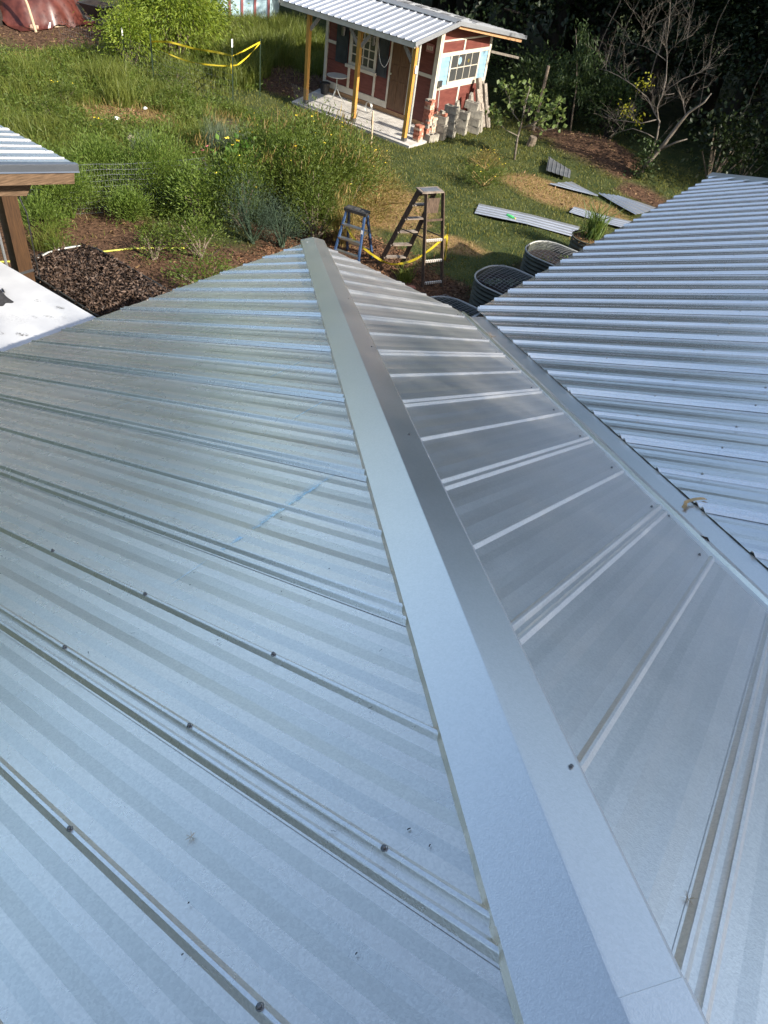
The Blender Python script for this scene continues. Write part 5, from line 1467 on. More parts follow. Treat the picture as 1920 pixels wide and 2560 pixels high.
for sx_ in (-1, 1):
    p, q = ftl[(sx_, -1)], ftl[(sx_, 1)]
    mb = MB(); mb.bar(p[0].lerp(p[1], .62), q[0].lerp(q[1], .62), 0.01, 0.025); mb.build('spreader', 'alu', bld)
ab = math.atan2(dirb.y, dirb.x)
mb = MB(); mb.box(top + Vector((0, 0, .01)), (0.46, 0.20, 0.055), rz=ab); cpb = mb.build('top_cap', 'cart_black', bld)
for sx_ in (-.15, 0, .15):
    mb = MB(); mb.box(top + dirb * sx_ + Vector((0, 0, .041)), (0.10, 0.12, 0.008), rz=ab); mb.build('tool_tray', 'rubber', cpb)
mb = MB(); pl_ = ftl[(1, -1)]; c_ = pl_[0].lerp(pl_[1], .70); mb.box(c_ + fb * (-.036), (0.035, 0.004, 0.11), rz=ab); mb.build('sticker', 'white_plastic', bld)

# ------------------------------------------------------------------ yellow caution tape
def ribbon(pts, w, name, label, twist=0.0, up=(0, 0, 1)):
    P = [Vector(p) for p in pts]
    # resample smoothly
    Q = []
    n = 10
    for i in range(len(P) - 1):
        p0 = P[max(0, i - 1)]; p1 = P[i]; p2 = P[i + 1]; p3 = P[min(len(P) - 1, i + 2)]
        for k in range(n):
            t = k / n
            Q.append(0.5 * ((2 * p1) + (p2 - p0) * t + (2 * p0 - 5 * p1 + 4 * p2 - p3) * t * t + (3 * p1 - p0 - 3 * p2 + p3) * t ** 3))
    Q.append(P[-1])
    V, U, F = [], [], []; L = 0
    for i, q in enumerate(Q):
        d = (Q[min(i + 1, len(Q) - 1)] - Q[max(0, i - 1)]).normalized()
        s = d.cross(Vector(up))
        if s.length < .01: s = Vector((1, 0, 0))
        s.normalize(); u_ = s.cross(d).normalized()
        a = twist * math.sin(i * 0.35) + 0.25 * math.sin(i * .9)
        wv = u_ * math.cos(a) + s * math.sin(a)
        if i: L += (q - Q[i - 1]).length
        V += [q - wv * w / 2, q + wv * w / 2]; U += [(L, 0), (L, 1)]
    k = len(V); th = 0.0012
    for i in range(len(Q) - 1): F.append((2 * i, 2 * i + 2, 2 * i + 3, 2 * i + 1))
    me = bpy.data.meshes.new(name); me.from_pydata(V, [], F); me.update(); ul = me.uv_layers.new(name='UVMap')
    for p in me.polygons:
        for li in p.loop_indices: ul.data[li].uv = U[me.loops[li].vertex_index]
    o = link(name, me, None, 'caution_tape'); md = o.modifiers.new('solid', 'SOLIDIFY'); md.thickness = th
    return tag(o, label, 'caution tape')
ribbon([(-3.62, 4.75, -1.98), (-3.45, 4.72, -2.12), (-3.2, 4.74, -2.32), (-2.85, 4.85, -2.50), (-2.45, 4.92, -2.55), (-2.1, 5.05, -2.40), (-1.85, 5.2, -2.15), (-1.66, 5.42, -1.85)], 0.042, 'caution_tape', 'yellow caution tape sagging between the two stepladders', 0.5)
ribbon([(-1.66, 5.42, -1.62), (-1.64, 5.43, -1.8), (-1.61, 5.44, -2.1), (-1.60, 5.45, -2.3)], 0.036, 'caution_tape', 'yellow tape end hanging down the wooden ladder rail', 0.5, up=(1, 0, 0))
ribbon([(-14.3, 8.85, -1.72), (-13.6, 8.95, -1.60), (-12.8, 9.10, -1.58), (-12.0, 9.2, -1.50), (-11.37, 9.16, -1.44)], 0.048, 'caution_tape', 'upper yellow tape strand running left from the green post', 0.4)
ribbon([(-14.3, 8.86, -1.76), (-13.5, 8.80, -1.84), (-12.6, 8.80, -1.83), (-11.9, 8.98, -1.76), (-11.37, 9.14, -1.67)], 0.036, 'caution_tape', 'lower sagging yellow tape strand left of the green post', 0.8)
ribbon([(-11.36, 9.18, -1.44), (-11.7, 9.9, -1.45), (-12.2, 11.0, -1.42)], 0.036, 'caution_tape', 'upper yellow tape strand running back right from the green post', 0.9)
ribbon([(-11.36, 9.18, -1.66), (-11.6, 9.6, -1.72), (-11.9, 10.3, -1.62), (-12.2, 11.0, -1.44)], 0.036, 'caution_tape', 'lower yellow tape strand running back right from the green post', 0.6)
ribbon([(-11.35, 9.12, -1.42), (-11.35, 9.11, -1.6), (-11.33, 9.10, -1.84)], 0.036, 'caution_tape', 'short yellow tape tail hanging on the green post', 0.4, up=(1, 0, 0))

# ------------------------------------------------------------------ steel posts and wire fences
def t_post(x, y, h, label, lean=(0, 0), tip=True):
    t_ = thing('fence_post', label, 'fence post', (x, y, GZ), 'steel fence posts in the meadow')
    b = Vector((x, y, GZ - .1)); t2 = Vector((x + lean[0], y + lean[1], GZ + h)); m2 = b.lerp(t2, 0.90 if h > 1.5 else .85)
    mb = MB(); mb.bar(b, m2, 0.034, 0.006); mb.bar(b + Vector((0, .016, 0)), m2 + Vector((0, .016, 0)), 0.006, 0.03); mb.build('post_shaft', 'tpost', t_)
    mb = MB(); mb.bar(m2, t2, 0.036, 0.012); mb.bar(m2 + Vector((0, .016, 0)), t2 + Vector((0, .016, 0)), 0.007, 0.03); mb.build('white_tip', 'tpost_white' if tip else 'tpost', t_)
t_post(-11.37, 9.17, 1.74, 'green steel post with a white tip holding the yellow tape')
t_post(-15.66, 8.86, 1.12, 'green steel post in front of the round shrub', (0.02, 0.02))
t_post(-14.3, 8.83, 1.25, 'thin dark post at the left end of the yellow tape', (0, 0), False)
t_post(-12.2, 11.0, 1.45, 'thin post at the far right end of the yellow tape', (0, 0), False)
o = mesh_fence([(-8.35, 1.0, GZ), (-7.9, 2.0, GZ), (-7.35, 3.2, GZ), (-7.0, 4.4, GZ)], 0.92, 0.05, 0.10, 'wire', 0.0022).build('wire_fence', 'wire'); tag(o, 'welded wire fence among weeds left of the roof', 'fence')
o = mesh_fence([(-15.7, 8.9, GZ), (-14.3, 8.85, GZ), (-12.9, 9.0, GZ), (-11.4, 9.2, GZ)], 0.9, 0.10, 0.15, 'wire', 0.0016).build('wire_fence', 'dark_wire'); tag(o, 'thin wire fence below the yellow tape by the shrubs', 'fence')
o = mesh_fence([(-18.4, 8.6, GZ), (-17.0, 8.75, GZ), (-15.7, 8.88, GZ)], 0.85, 0.10, 0.15, 'wire', 0.0016).build('wire_fence', 'wire'); tag(o, 'sagging thin wire fence left of the round shrub', 'fence')
o = mesh_fence([(-7.0, 4.4, GZ), (-6.2, 5.6, GZ), (-5.6, 7.4, GZ), (-6.4, 8.8, GZ)], 0.85, 0.12, 0.15, 'wire', 0.0016).build('wire_fence', 'wire'); tag(o, 'thin wire fence running through the flowering weeds', 'fence')
# garden hose
pts = [(-7.3, -0.6, GZ + .03), (-6.92, -0.28, GZ + .03), (-6.74, 0.08, GZ + .03), (-6.5, 0.7, GZ + .03), (-6.3, 1.25, GZ + .03), (-6.09, 1.76, GZ + .03), (-5.85, 2.23, GZ + .03), (-5.6, 2.6, GZ + .03)]
mb = MB(); mb.tube([(p[0], p[1], gz1(p[0], p[1]) + .02) for p in pts], 0.017, 6); o = mb.build('garden_hose', 'hose', None, True); tag(o, 'yellow garden hose lying across the brown mulch', 'hose')
# stepping bricks below the ladders
for i, (x, y) in enumerate(((-2.25, 4.55), (-2.0, 4.62), (-1.85, 4.80))):
    put(bR, 'edging_brick', (x, y, gz1(x, y) + .01), (.1, .05, .5 * i), ('reddish edging brick at the foot of the wooden ladder, left one', 'reddish edging brick at the foot of the wooden ladder, middle one', 'reddish edging brick at the foot of the wooden ladder, right one')[i], 'brick', 'edging bricks by the ladder')
# ------------------------------------------------------------------ grass and ground cover
def scatter(n, x0, x1, y0, y1, seed):
    r_ = np.random.default_rng(seed)
    return r_.uniform(x0, x1, n), r_.uniform(y0, y1, n), r_
def blocked(x, y):
    """True where grass cannot stand: buildings, slab, beds, roof footprint, sheets"""
    b = (x > -11.7) & (x < -6.95) & (y > 11.42) & (y < 16.0)
    b |= (x > -12.0) & (x < -11.2) & (y > 11.9) & (y < 16.0)
    b |= (x > -0.93) & (x < 1.3) & (((y > 6.98) & (y < 8.0)) | ((y > 5.05) & (y < 6.2)) | ((y > 3.1) & (y < 4.3)))
    b |= (x > -5.75) & (x < -2.95) & (y > -0.63) & (y < 0.67)
    b |= ((x + .38) ** 2 + (y - 9.2) ** 2 < 0.16)
    b |= (x > 0.0) & (y < 1.0)
    b |= (x > 1.9)
    # long sheet, second sheet
    def quad(ax, ay, bx, by, w):
        L = math.hypot(bx - ax, by - ay); ux, uy = (bx - ax) / L, (by - ay) / L
        s = (x - ax) * ux + (y - ay) * uy; t = -(x - ax) * uy + (y - ay) * ux
        return (s > -0.02) & (s < L + .02) & (t > -0.03) & (t < w)
    b |= quad(-3.17, 9.05, -1.02, 9.98, .66) | quad(-1.78, 11.15, -0.1, 11.62, .62) | quad(-3.12, 12.6, -1.9, 13.05, .5)
    b |= (x > -4.0) & (x < -2.95) & (y > 13.2) & (y < 14.2) | (x > -1.9) & (x < -.5) & (y > 12.85) & (y < 13.5)
    b |= ((x + 22.3) / 1.7) ** 2 + ((y - 10.2) / 1.6) ** 2 < 1
    return b
def tallness(x, y):
    """0 mown lawn .. 1 rank meadow"""
    n1 = vnoise(x, y, 0.55, 31); n2 = vnoise(x, y, 1.4, 32)
    base = np.clip((-6.0 - x + 0.12 * (y - 4)) / 1.6, 0, 1) * np.clip((9.6 - y) / 1.2, 0, 1)
    base *= np.clip((x + 19.0) / 2.0, 0, 1)
    far = np.clip((-12.4 - x) / 1.0, 0, 1) * np.clip((y - 9.3) / 0.8, 0, 1) * np.clip((x + 20) / 1.5, 0, 1)
    far2 = np.clip((-11.9 - x) / 1.0, 0, 1) * np.clip((y - 14.5) / 1.0, 0, 1)
    m = np.maximum.reduce([base, far, far2])
    return np.clip(m * (0.45 + 0.9 * n1 * 0.7 + 0.4 * (n2 - .5)), 0, 1)
# mown lawn
x, y, r_ = scatter(330000, -24, 1.0, 0.5, 20, 101)
soil, dry, n3 = region(x, y); tl = tallness(x, y)
keep = ~blocked(x, y) & (r_.random(len(x)) > np.clip(soil * 1.05, 0, .985)) & (r_.random(len(x)) > dry * 0.55) & (r_.random(len(x)) < 0.62)
keep &= r_.random(len(x)) < np.clip(1.25 - 0.055 * (-x - 4), 0.35, 1)
keep &= r_.random(len(x)) < np.clip(1.05 - (y - 15.5) * .35, 0.12, 1)
x, y, tl = x[keep], y[keep], tl[keep]
dist = np.hypot(x - 5, y + 6)
B = np.stack([x, y, ground_z(x, y) - .01], 1)
V, F = blades(B, 0.055 + 0.05 * vnoise(x, y, 1.7, 8) + 0.10 * tl, 0.0055 + 0.00045 * dist, 0.55, 0.6, r_)
o = link('lawn_grass', np_mesh('lawn_grass', V, F), None, 'grass_lawn'); stuff(o, 'short sunlit lawn grass over the yard', 'grass')
# rank meadow grass
x, y, r_ = scatter(300000, -21, -4.0, 0.8, 19.5, 102)
soil, dry, n3 = region(x, y); tl = tallness(x, y)
keep = ~blocked(x, y) & (r_.random(len(x)) < tl * 0.62) & (r_.random(len(x)) > soil * .97) & (r_.random(len(x)) > dry * .88)
x, y, tl = x[keep], y[keep], tl[keep]
dist = np.hypot(x - 5, y + 6)
hh = (0.13 + 0.34 * tl) * (0.65 + 0.8 * vnoise(x, y, 1.0, 9))
V, F = blades(np.stack([x, y, ground_z(x, y) - .01], 1), hh, 0.005 + 0.0004 * dist, 0.30, 0.75, r_)
o = link('meadow_grass', np_mesh('meadow_grass', V, F), None, 'grass_tall'); stuff(o, 'rank green meadow grass on the left of the yard', 'grass')
# dry stalks
x, y, r_ = scatter(90000, -21, 0, 0.8, 18, 103)
soil, dry, n3 = region(x, y); tl = tallness(x, y)
keep = ~blocked(x, y) & (r_.random(len(x)) < np.clip(dry * .55 + tl * .16 + 0.10 * vnoise(x, y, .8, 12), 0, 1) * .7)
x, y, tl, dry = x[keep], y[keep], tl[keep], dry[keep]
dist = np.hypot(x - 5, y + 6)
V, F = blades(np.stack([x, y, ground_z(x, y) - .01], 1), 0.08 + 0.22 * tl + 0.04 * dry, 0.004 + 0.0004 * dist, 0.75, 0.6, r_)
o = link('dry_grass', np_mesh('dry_grass', V, F), None, 'grass_dry'); stuff(o, 'straw coloured dry stalks among the grass', 'grass')
# low leafy weeds through the meadow, little flowers
x, y, r_ = scatter(9000, -20, -5.5, 1.0, 13, 104)
soil, dry, n3 = region(x, y); tl = tallness(x, y)
keep = ~blocked(x, y) & (r_.random(len(x)) < tl * vnoise(x, y, .9, 44) * 1.5) & (r_.random(len(x)) > soil) & (r_.random(len(x)) > dry * .8)
x, y = x[keep][:1500], y[keep][:1500]
k = 34
hx = r_.uniform(.08, .42, len(x)) * (.6 + .7 * vnoise(x, y, .7, 45))
cx = np.repeat(x, k) + r_.normal(0, .10, len(x) * k); cy = np.repeat(y, k) + r_.normal(0, .10, len(x) * k)
cz = np.repeat(ground_z(x, y), k) + np.repeat(hx, k) * r_.uniform(.15, 1.1, len(x) * k)
d = np.stack([cx - np.repeat(x, k), cy - np.repeat(y, k), np.full(len(cx), .06)], 1) * 6
V, F = leaves(np.stack([cx, cy, cz], 1), d, 0.085, 0.030, .2, .6, r_)
o = link('meadow_weeds', np_mesh('meadow_weeds', V, F), None, 'leaf_weed'); stuff(o, 'low leafy weeds growing through the meadow grass', 'weeds')
# bark mulch, leaf litter
x, y, r_ = scatter(60000, -24, 1.5, -2, 17.5, 105)
soil, dry, n3 = region(x, y)
keep = ~blocked(x, y) & (r_.random(len(x)) < soil * .75) & ~((x > -4.6) & (y > 3.2) & (y < 6.2))
xs, ys = x[keep], y[keep]
d = r_.normal(0, 1, (len(xs), 3)); d[:, 2] *= .22
V, F = leaves(np.stack([xs, ys, ground_z(xs, ys) + .008], 1), d, 0.075 + .002 * np.hypot(xs - 5, ys + 6), 0.026, .2, .15, r_)
o = link('bark_mulch', np_mesh('bark_mulch', V, F), None, 'mulch_chip'); stuff(o, 'brown bark mulch and leaf litter on the bare ground', 'mulch')
x, y, r_ = scatter(16000, -4.8, 0.2, 3.0, 6.6, 106)
soil, dry, n3 = region(x, y)
keep = ~blocked(x, y) & (r_.random(len(x)) < soil)
xs, ys = x[keep], y[keep]; d = r_.normal(0, 1, (len(xs), 3)); d[:, 2] *= .2
V, F = leaves(np.stack([xs, ys, ground_z(xs, ys) + .008], 1), d, 0.075, 0.024, .2, .15, r_)
o = link('wood_chips', np_mesh('wood_chips', V, F), None, 'mulch_red'); stuff(o, 'reddish wood chips around the ladders', 'mulch')
x, y, r_ = scatter(9000, -24, 0, -1, 17, 107)
soil, dry, n3 = region(x, y)
keep = ~blocked(x, y) & (r_.random(len(x)) < np.clip(soil * .5 + dry * .3, 0, 1))
xs, ys = x[keep], y[keep]; d = r_.normal(0, 1, (len(xs), 3)); d[:, 2] *= .25
V, F = leaves(np.stack([xs, ys, ground_z(xs, ys) + .02], 1), d, 0.10, 0.045, .3, .15, r_)
o = link('fallen_leaves', np_mesh('fallen_leaves', V, F), None, 'litter'); stuff(o, 'tan fallen leaves scattered on the mulch', 'leaves')

# ------------------------------------------------------------------ plants as things
def stems_mb(x, y, tops, r0=0.008, z0=None):
    mb = MB(); z0 = gz1(x, y) if z0 is None else z0
    for t_ in tops:
        b = Vector((x + random.uniform(-.05, .05), y + random.uniform(-.05, .05), z0 - .03)); t2 = Vector(t_)
        m2 = b.lerp(t2, .5) + Vector((random.uniform(-.04, .04), random.uniform(-.04, .04), 0))
        mb.tube([b, m2, t2], [r0, r0 * .8, r0 * .45], 4, False)
    return mb
def shrub(name, label, x, y, rx, rz, n, L, W, m, droop=0.0, seed=1, cat='shrub', stem_m='bark', clumps=26, z_off=0.0, jitter=.55, group=None, ry=None, flowers=None, shell=0.55):
    r_ = np.random.default_rng(seed); random.seed(seed); ry = ry or rx
    z0 = gz1(x, y) + z_off
    t_ = thing(name, label, cat, (x, y, z0), group)
    # clump centres over an uneven dome
    th = r_.uniform(0, 2 * PI, clumps); ct = r_.uniform(-.35, 1, clumps); st = np.sqrt(np.clip(1 - ct ** 2, 0, 1)); q = r_.uniform(shell, 1.0, clumps) * (0.85 + 0.3 * r_.random(clumps))
    cc = np.stack([x + rx * q * st * np.cos(th), y + ry * q * st * np.sin(th), z0 + rz * (.5 + .5 * ct * q)], 1)
    ks = r_.integers(0, clumps, n)
    sp = 0.30 * (rx + rz) / 2
    c = cc[ks] + r_.normal(0, 1, (n, 3)) * np.array([sp, sp, sp * .8]) * .75
    c[:, 2] = np.maximum(c[:, 2], z0 + 0.03)
    out = c - np.array([x, y, z0 + rz * .4]); out /= np.linalg.norm(out, axis=1, keepdims=True) + 1e-6
    out[:, 2] -= droop
    V, F = leaves(c, out, L, W, .2, jitter, r_)
    link('foliage', np_mesh('foliage', V, F), t_, m)
    tops = [tuple(cc[i]) for i in r_.choice(clumps, min(clumps, 9), replace=False)]
    stems_mb(x, y, tops, 0.012 + 0.01 * rz, z0).build('stem', stem_m, t_)
    if flowers:
        fm, fn, fs = flowers
        kk = r_.integers(0, clumps, fn); c = cc[kk] + r_.normal(0, sp * .7, (fn, 3)) + np.array([0, 0, sp * .8])
        c[:, 2] = np.maximum(c[:, 2], z0 + rz * .4)
        parts_ = []
        for q_ in range(4):
            d_ = np.tile([math.cos(q_ * 1.57), math.sin(q_ * 1.57), .35], (fn, 1)); parts_.append(leaves(c, d_, fs, fs * .7, .1, .12, r_))
        V, F = merge(parts_); link('flower', np_mesh('flower', V, F), t_, fm)['kind'] = 'stuff'
    return t_
def tuft(name, label, x, y, rad, h, n, w, m, lean=.14, curl=.35, seed=1, cat='grass clump', group=None, heads=None):
    r_ = np.random.default_rng(seed); t_ = thing(name, label, cat, (x, y, gz1(x, y)), group)
    a = r_.uniform(0, 2 * PI, n); q = rad * np.sqrt(r_.random(n))
    bx, by = x + q * np.cos(a), y + q * np.sin(a)
    V, F = blades(np.stack([bx, by, ground_z(bx, by) - .02], 1), h, w, lean, curl, r_)
    link('blade', np_mesh('blade', V, F), t_, m)
    if heads:
        c = np.stack([x + r_.normal(0, rad * .8, heads), y + r_.normal(0, rad * .8, heads), np.full(heads, gz1(x, y)) + h * r_.uniform(.85, 1.1, heads)], 1)
        V, F = leaves(c, np.tile([.2, 0, 1.0], (heads, 1)), h * .2, .02, 0, .3, r_); link('seed_head', np_mesh('seed_head', V, F), t_, 'grass_dry')['kind'] = 'stuff'
    return t_
# shrubs by the yellow tape
shrub('shrub', 'round light green shrub behind the short green post', -16.05, 9.45, .70, 1.40, 4200, .115, .032, 'leaf_peach', .7, 51)
shrub('shrub', 'large light green bush behind the yellow tape', -16.2, 11.3, 1.25, 2.5, 10500, .13, .036, 'leaf_peach', .8, 52, clumps=60)
shrub('shrub', 'thin olive bush between the cart and the large green bush', -18.9, 12.7, .95, 1.7, 2600, .12, .035, 'leaf_olive', .3, 53, clumps=30)
shrub('shrub', 'dark leafy bush behind the large green bush', -18.6, 14.0, 1.1, 1.9, 3200, .13, .045, 'leaf_weed', .3, 54, clumps=30)
# feathery bushes by the welded fence
for i, (x, y, r, h, lb) in enumerate(((-7.6, 3.5, .68, 1.2, 'tall feathery bright green bush at the welded fence, biggest one'), (-8.6, 3.0, .55, .95, 'feathery green bush behind the welded fence'), (-7.9, 1.8, .45, .95, 'feathery green bush below the end of the shelter roof'), (-7.6, 1.0, .40, .55, 'low feathery bush left of the others near the shelter post'), (-7.1, 2.55, .35, .55, 'low feathery green bush in front of the welded fence'), (-9.6, 2.3, .5, .6, 'pale feathery bush behind the shelter roof edge'))):
    shrub('feathery_bush', lb, x, y, r, h, int(6500 * r * h / .65) + 900, .075, .016, 'leaf_feather', -.6, 60 + i, clumps=44, stem_m='leaf_feather', group='feathery bushes by the fence')
# upright clumps
tuft('grass_clump', 'grey green upright grass clump, left one of two', -8.75, 6.3, .26, .95, 620, .009, 'leaf_grey', .10, .2, 71, heads=60)
tuft('grass_clump', 'grey green upright grass clump, right one of two', -8.25, 6.65, .28, .85, 560, .009, 'leaf_grey', .14, .25, 72, heads=50)
tuft('grass_clump', 'deep green iris-like clump in the middle of the weeds', -7.95, 7.25, .30, .72, 420, .016, 'grass_blue', .12, .3, 73)
tuft('grass_clump', 'tall deep green grass clump right of the iris-like clump', -7.35, 7.75, .30, 1.05, 520, .013, 'grass_tall', .10, .35, 74)
tuft('grass_clump', 'fresh green tuft at the foot of the taped post', -11.0, 9.0, .22, .42, 240, .012, 'grass_tall', .25, .4, 75)
tuft('grass_clump', 'bluish tuft left of the pink flowers', -10.0, 5.1, .28, .5, 320, .010, 'leaf_grey', .3, .5, 76)
tuft('grass_clump', 'wide green grass clump below the round shrub', -14.4, 7.4, .55, .85, 700, .015, 'grass_tall', .25, .5, 77)
tuft('grass_clump', 'green grass clump in the meadow left of the bare soil', -13.2, 6.9, .40, .70, 460, .014, 'grass_tall', .25, .5, 78)
tuft('grass_clump', 'dark green grass clump at the left edge of the meadow', -15.7, 5.9, .5, .7, 520, .015, 'grass_tall', .25, .5, 79)
tuft('grass_clump', 'green grass tuft at the foot of the wooden ladder', -2.15, 5.05, .16, .38, 130, .014, 'grass_tall', .4, .5, 80)
tuft('grass_clump', 'long arching grass tuft by the shelter post', -7.0, .65, .25, .55, 220, .010, 'grass_tall', .45, .7, 81)
for i, (x, y, h, lb) in enumerate(((-19.4, 16.6, .40, 'tall reed clump in front of the blue playhouse, left one'), (-18.5, 17.35, .62, 'tall reed clump in front of the blue playhouse, middle one'), (-17.3, 17.7, .75, 'tall reed clump right of the blue playhouse'), (-15.6, 16.6, .85, 'sunlit tall grass behind the shed porch end'), (-15.0, 14.2, .95, 'tall grass clump right of the large green bush'), (-13.5, 11.3, .7, 'arching grass clump beside the bare ground by the porch'), (-14.2, 12.4, .85, 'tall grass clump behind the right end of the tape'))):
    tuft('reed_clump', lb, x, y, .75, h, 900, .020, 'grass_tall', .22, .55, 90 + i, group='tall grass at the back')
# flowering weeds
shrub('flowering_weed', 'yellow flowered wiry weed beside the tall grass clump', -6.75, 7.75, .42, .95, 1300, .06, .014, 'leaf_olive', -.3, 111, clumps=26, flowers=('flower_yellow', 46, .032), cat='weed')
shrub('flowering_weed', 'thin yellow flowered weed in front of the porch grass', -6.15, 8.5, .40, .7, 900, .06, .014, 'leaf_olive', -.3, 112, clumps=22, flowers=('flower_yellow', 30, .03), cat='weed')
shrub('tall_weed', 'tall olive green weed mass behind the blue ladder', -5.15, 5.75, .60, 1.75, 7000, .07, .018, 'leaf_olive', -.2, 113, clumps=44, flowers=('flower_yellow', 22, .03), cat='weed')
shrub('tall_weed', 'bushy green weed left of the olive weed mass', -5.85, 5.9, .55, 1.5, 4800, .075, .022, 'leaf_weed', -.2, 114, clumps=36, flowers=('flower_yellow', 10, .035), cat='weed')
shrub('tall_weed', 'brownish weed stalks nearest the tip of the roof', -4.4, 4.9, .42, 1.05, 2600, .06, .016, 'leaf_olive', -.3, 115, clumps=30, cat='weed')
for i, (x, y, r, h, n_, m, lb) in enumerate(((-5.55, 5.25, .48, 1.30, 3400, 'leaf_weed', 'dense green weed between the sunflower and the olive weeds'), (-6.05, 6.65, .48, 1.30, 3000, 'leaf_olive', 'tall green weed behind the sunflower plant'), (-4.85, 6.35, .42, 1.30, 3000, 'leaf_olive', 'tall green weed just left of the blue ladder top'), (-5.75, 4.15, .42, 1.05, 2600, 'leaf_weed', 'dense green weed behind the fennel'), (-4.75, 5.15, .36, 1.15, 2400, 'leaf_olive', 'tall olive weed nearest the blue ladder'), (-7.25, 6.0, .40, .95, 2000, 'leaf_weed', 'green weed left of the tall weeds'), (-6.3, 3.6, .40, .85, 1800, 'leaf_feather', 'bright green weed in front of the sunflower'))):
    shrub('tall_weed', lb, x, y, r * 1.08, h * 1.25, int(n_ * 1.35), .080, .022, m, -.25, 180 + i, clumps=40, cat='weed', group='tall green weeds left of the ladders', flowers=('flower_yellow', 8, .03) if i % 2 else None)
shrub('broadleaf_plant', 'broad leaved sunflower plant with yellow buds', -6.7, 5.3, .50, .95, 300, .13, .10, 'leaf_broad', .2, 116, clumps=30, flowers=('flower_yellow', 7, .07), cat='plant')
shrub('broadleaf_plant', 'second broad leaved plant right of the sunflower', -6.2, 5.0, .42, .85, 220, .12, .09, 'leaf_broad', .2, 117, clumps=24, flowers=('flower_yellow', 4, .06), cat='plant')
shrub('pink_flower_plant', 'small plant with a pink flower head behind the broad leaves', -8.35, 5.55, .18, .55, 160, .07, .03, 'leaf_weed', 0, 118, clumps=8, flowers=('flower_pink', 10, .04), cat='plant')
shrub('fennel', 'dark feathery fennel at the roof edge', -5.05, 3.85, .48, 1.1, 4800, .05, .007, 'leaf_fennel', -.3, 119, clumps=30, stem_m='leaf_fennel', cat='plant')
shrub('fennel', 'second fennel plant nearer the tip of the roof', -4.55, 4.15, .35, .8, 2600, .05, .007, 'leaf_fennel', -.3, 120, clumps=22, stem_m='leaf_fennel', cat='plant')
shrub('shade_weed', 'shaded weedy stems by the roof edge left of the fennel', -5.1, 2.6, .5, .8, 1500, .07, .02, 'leaf_weed', -.2, 121, clumps=24, cat='weed')
shrub('shade_weed', 'shaded weeds between the leaf bed and the roof edge', -4.0, 1.75, .5, .6, 1300, .06, .02, 'leaf_weed', -.2, 122, clumps=22, cat='weed')
shrub('shade_weed', 'shaded weed standing on the mulch right of the hose', -5.6, 1.9, .35, .55, 700, .06, .02, 'leaf_weed', -.2, 123, clumps=16, cat='weed')
shrub('seedling_pine', 'small bushy seedling behind the leaf bed', -6.35, .55, .16, .5, 420, .07, .012, 'leaf_weed', -.2, 124, clumps=14, cat='plant')
shrub('shade_weed', 'low weeds under the edge of the right slope by the beds', -1.6, 3.4, .35, .35, 500, .06, .02, 'leaf_weed', -.2, 125, clumps=14, cat='weed')
for i, (x, y, r, h, n_, m, lb) in enumerate(((-6.35, 6.25, .30, 1.15, 330, 'grass_tall', 'tall wispy yellow green weed left of the olive weeds'), (-5.6, 6.65, .32, 1.30, 360, 'grass_tall', 'tall wispy weed behind the olive weed mass'), (-6.95, 6.35, .28, 1.0, 300, 'grass_tall', 'wispy weed between the grey clumps and the sunflower'), (-5.05, 5.1, .26, 1.05, 300, 'grass_tall', 'wispy green stalks in front of the olive weed mass'), (-4.75, 6.0, .28, 1.1, 300, 'grass_tall', 'wispy green stalks left of the blue ladder'), (-5.75, 4.75, .28, .95, 300, 'grass_tall', 'wispy weed right of the sunflower plant'), (-5.4, 7.35, .3, .95, 280, 'grass_dry', 'dry wispy stalks beyond the olive weeds'), (-7.5, 4.7, .25, .8, 260, 'grass_tall', 'wispy weed left of the sunflower plant'), (-3.95, 5.3, .22, .8, 220, 'grass_dry', 'dry wispy stalks nearest the blue ladder'))):
    tuft('wispy_weed', lb, x, y, r, h * 1.2, n_, .010, m, .16, .35, 170 + i, cat='weed', group='tall wispy weeds', heads=40)
# dry mounds by the lawn
for i, (x, y, r, h, n, lb) in enumerate(((-4.9, 7.55, .85, .55, 3000, 'large straw coloured weed mound behind the ladders'), (-4.35, 6.6, .6, .5, 1800, 'dry yellowish weed mound between the ladders and the tall weeds'), (-5.7, 7.0, .6, .75, 2000, 'low weed mound beside the olive weeds'), (-4.1, 10.9, .62, .42, 1900, 'yellow green bushy mound on the lawn by the fig tree'), (-4.75, 12.0, .45, .36, 900, 'small weedy mound below the fig tree'), (-6.6, 9.4, .5, .35, 900, 'low yellowish weeds in front of the porch'))):
    shrub('weed_mound', lb, x, y, r, h, n, .09, .010, 'leaf_dry' if i not in (2, 3) else 'leaf_olive', -.3, 130 + i, clumps=34, cat='weed', stem_m='straw', shell=.3, group='dry weed mounds', flowers=('flower_yellow', 8, .025) if i > 2 else None)
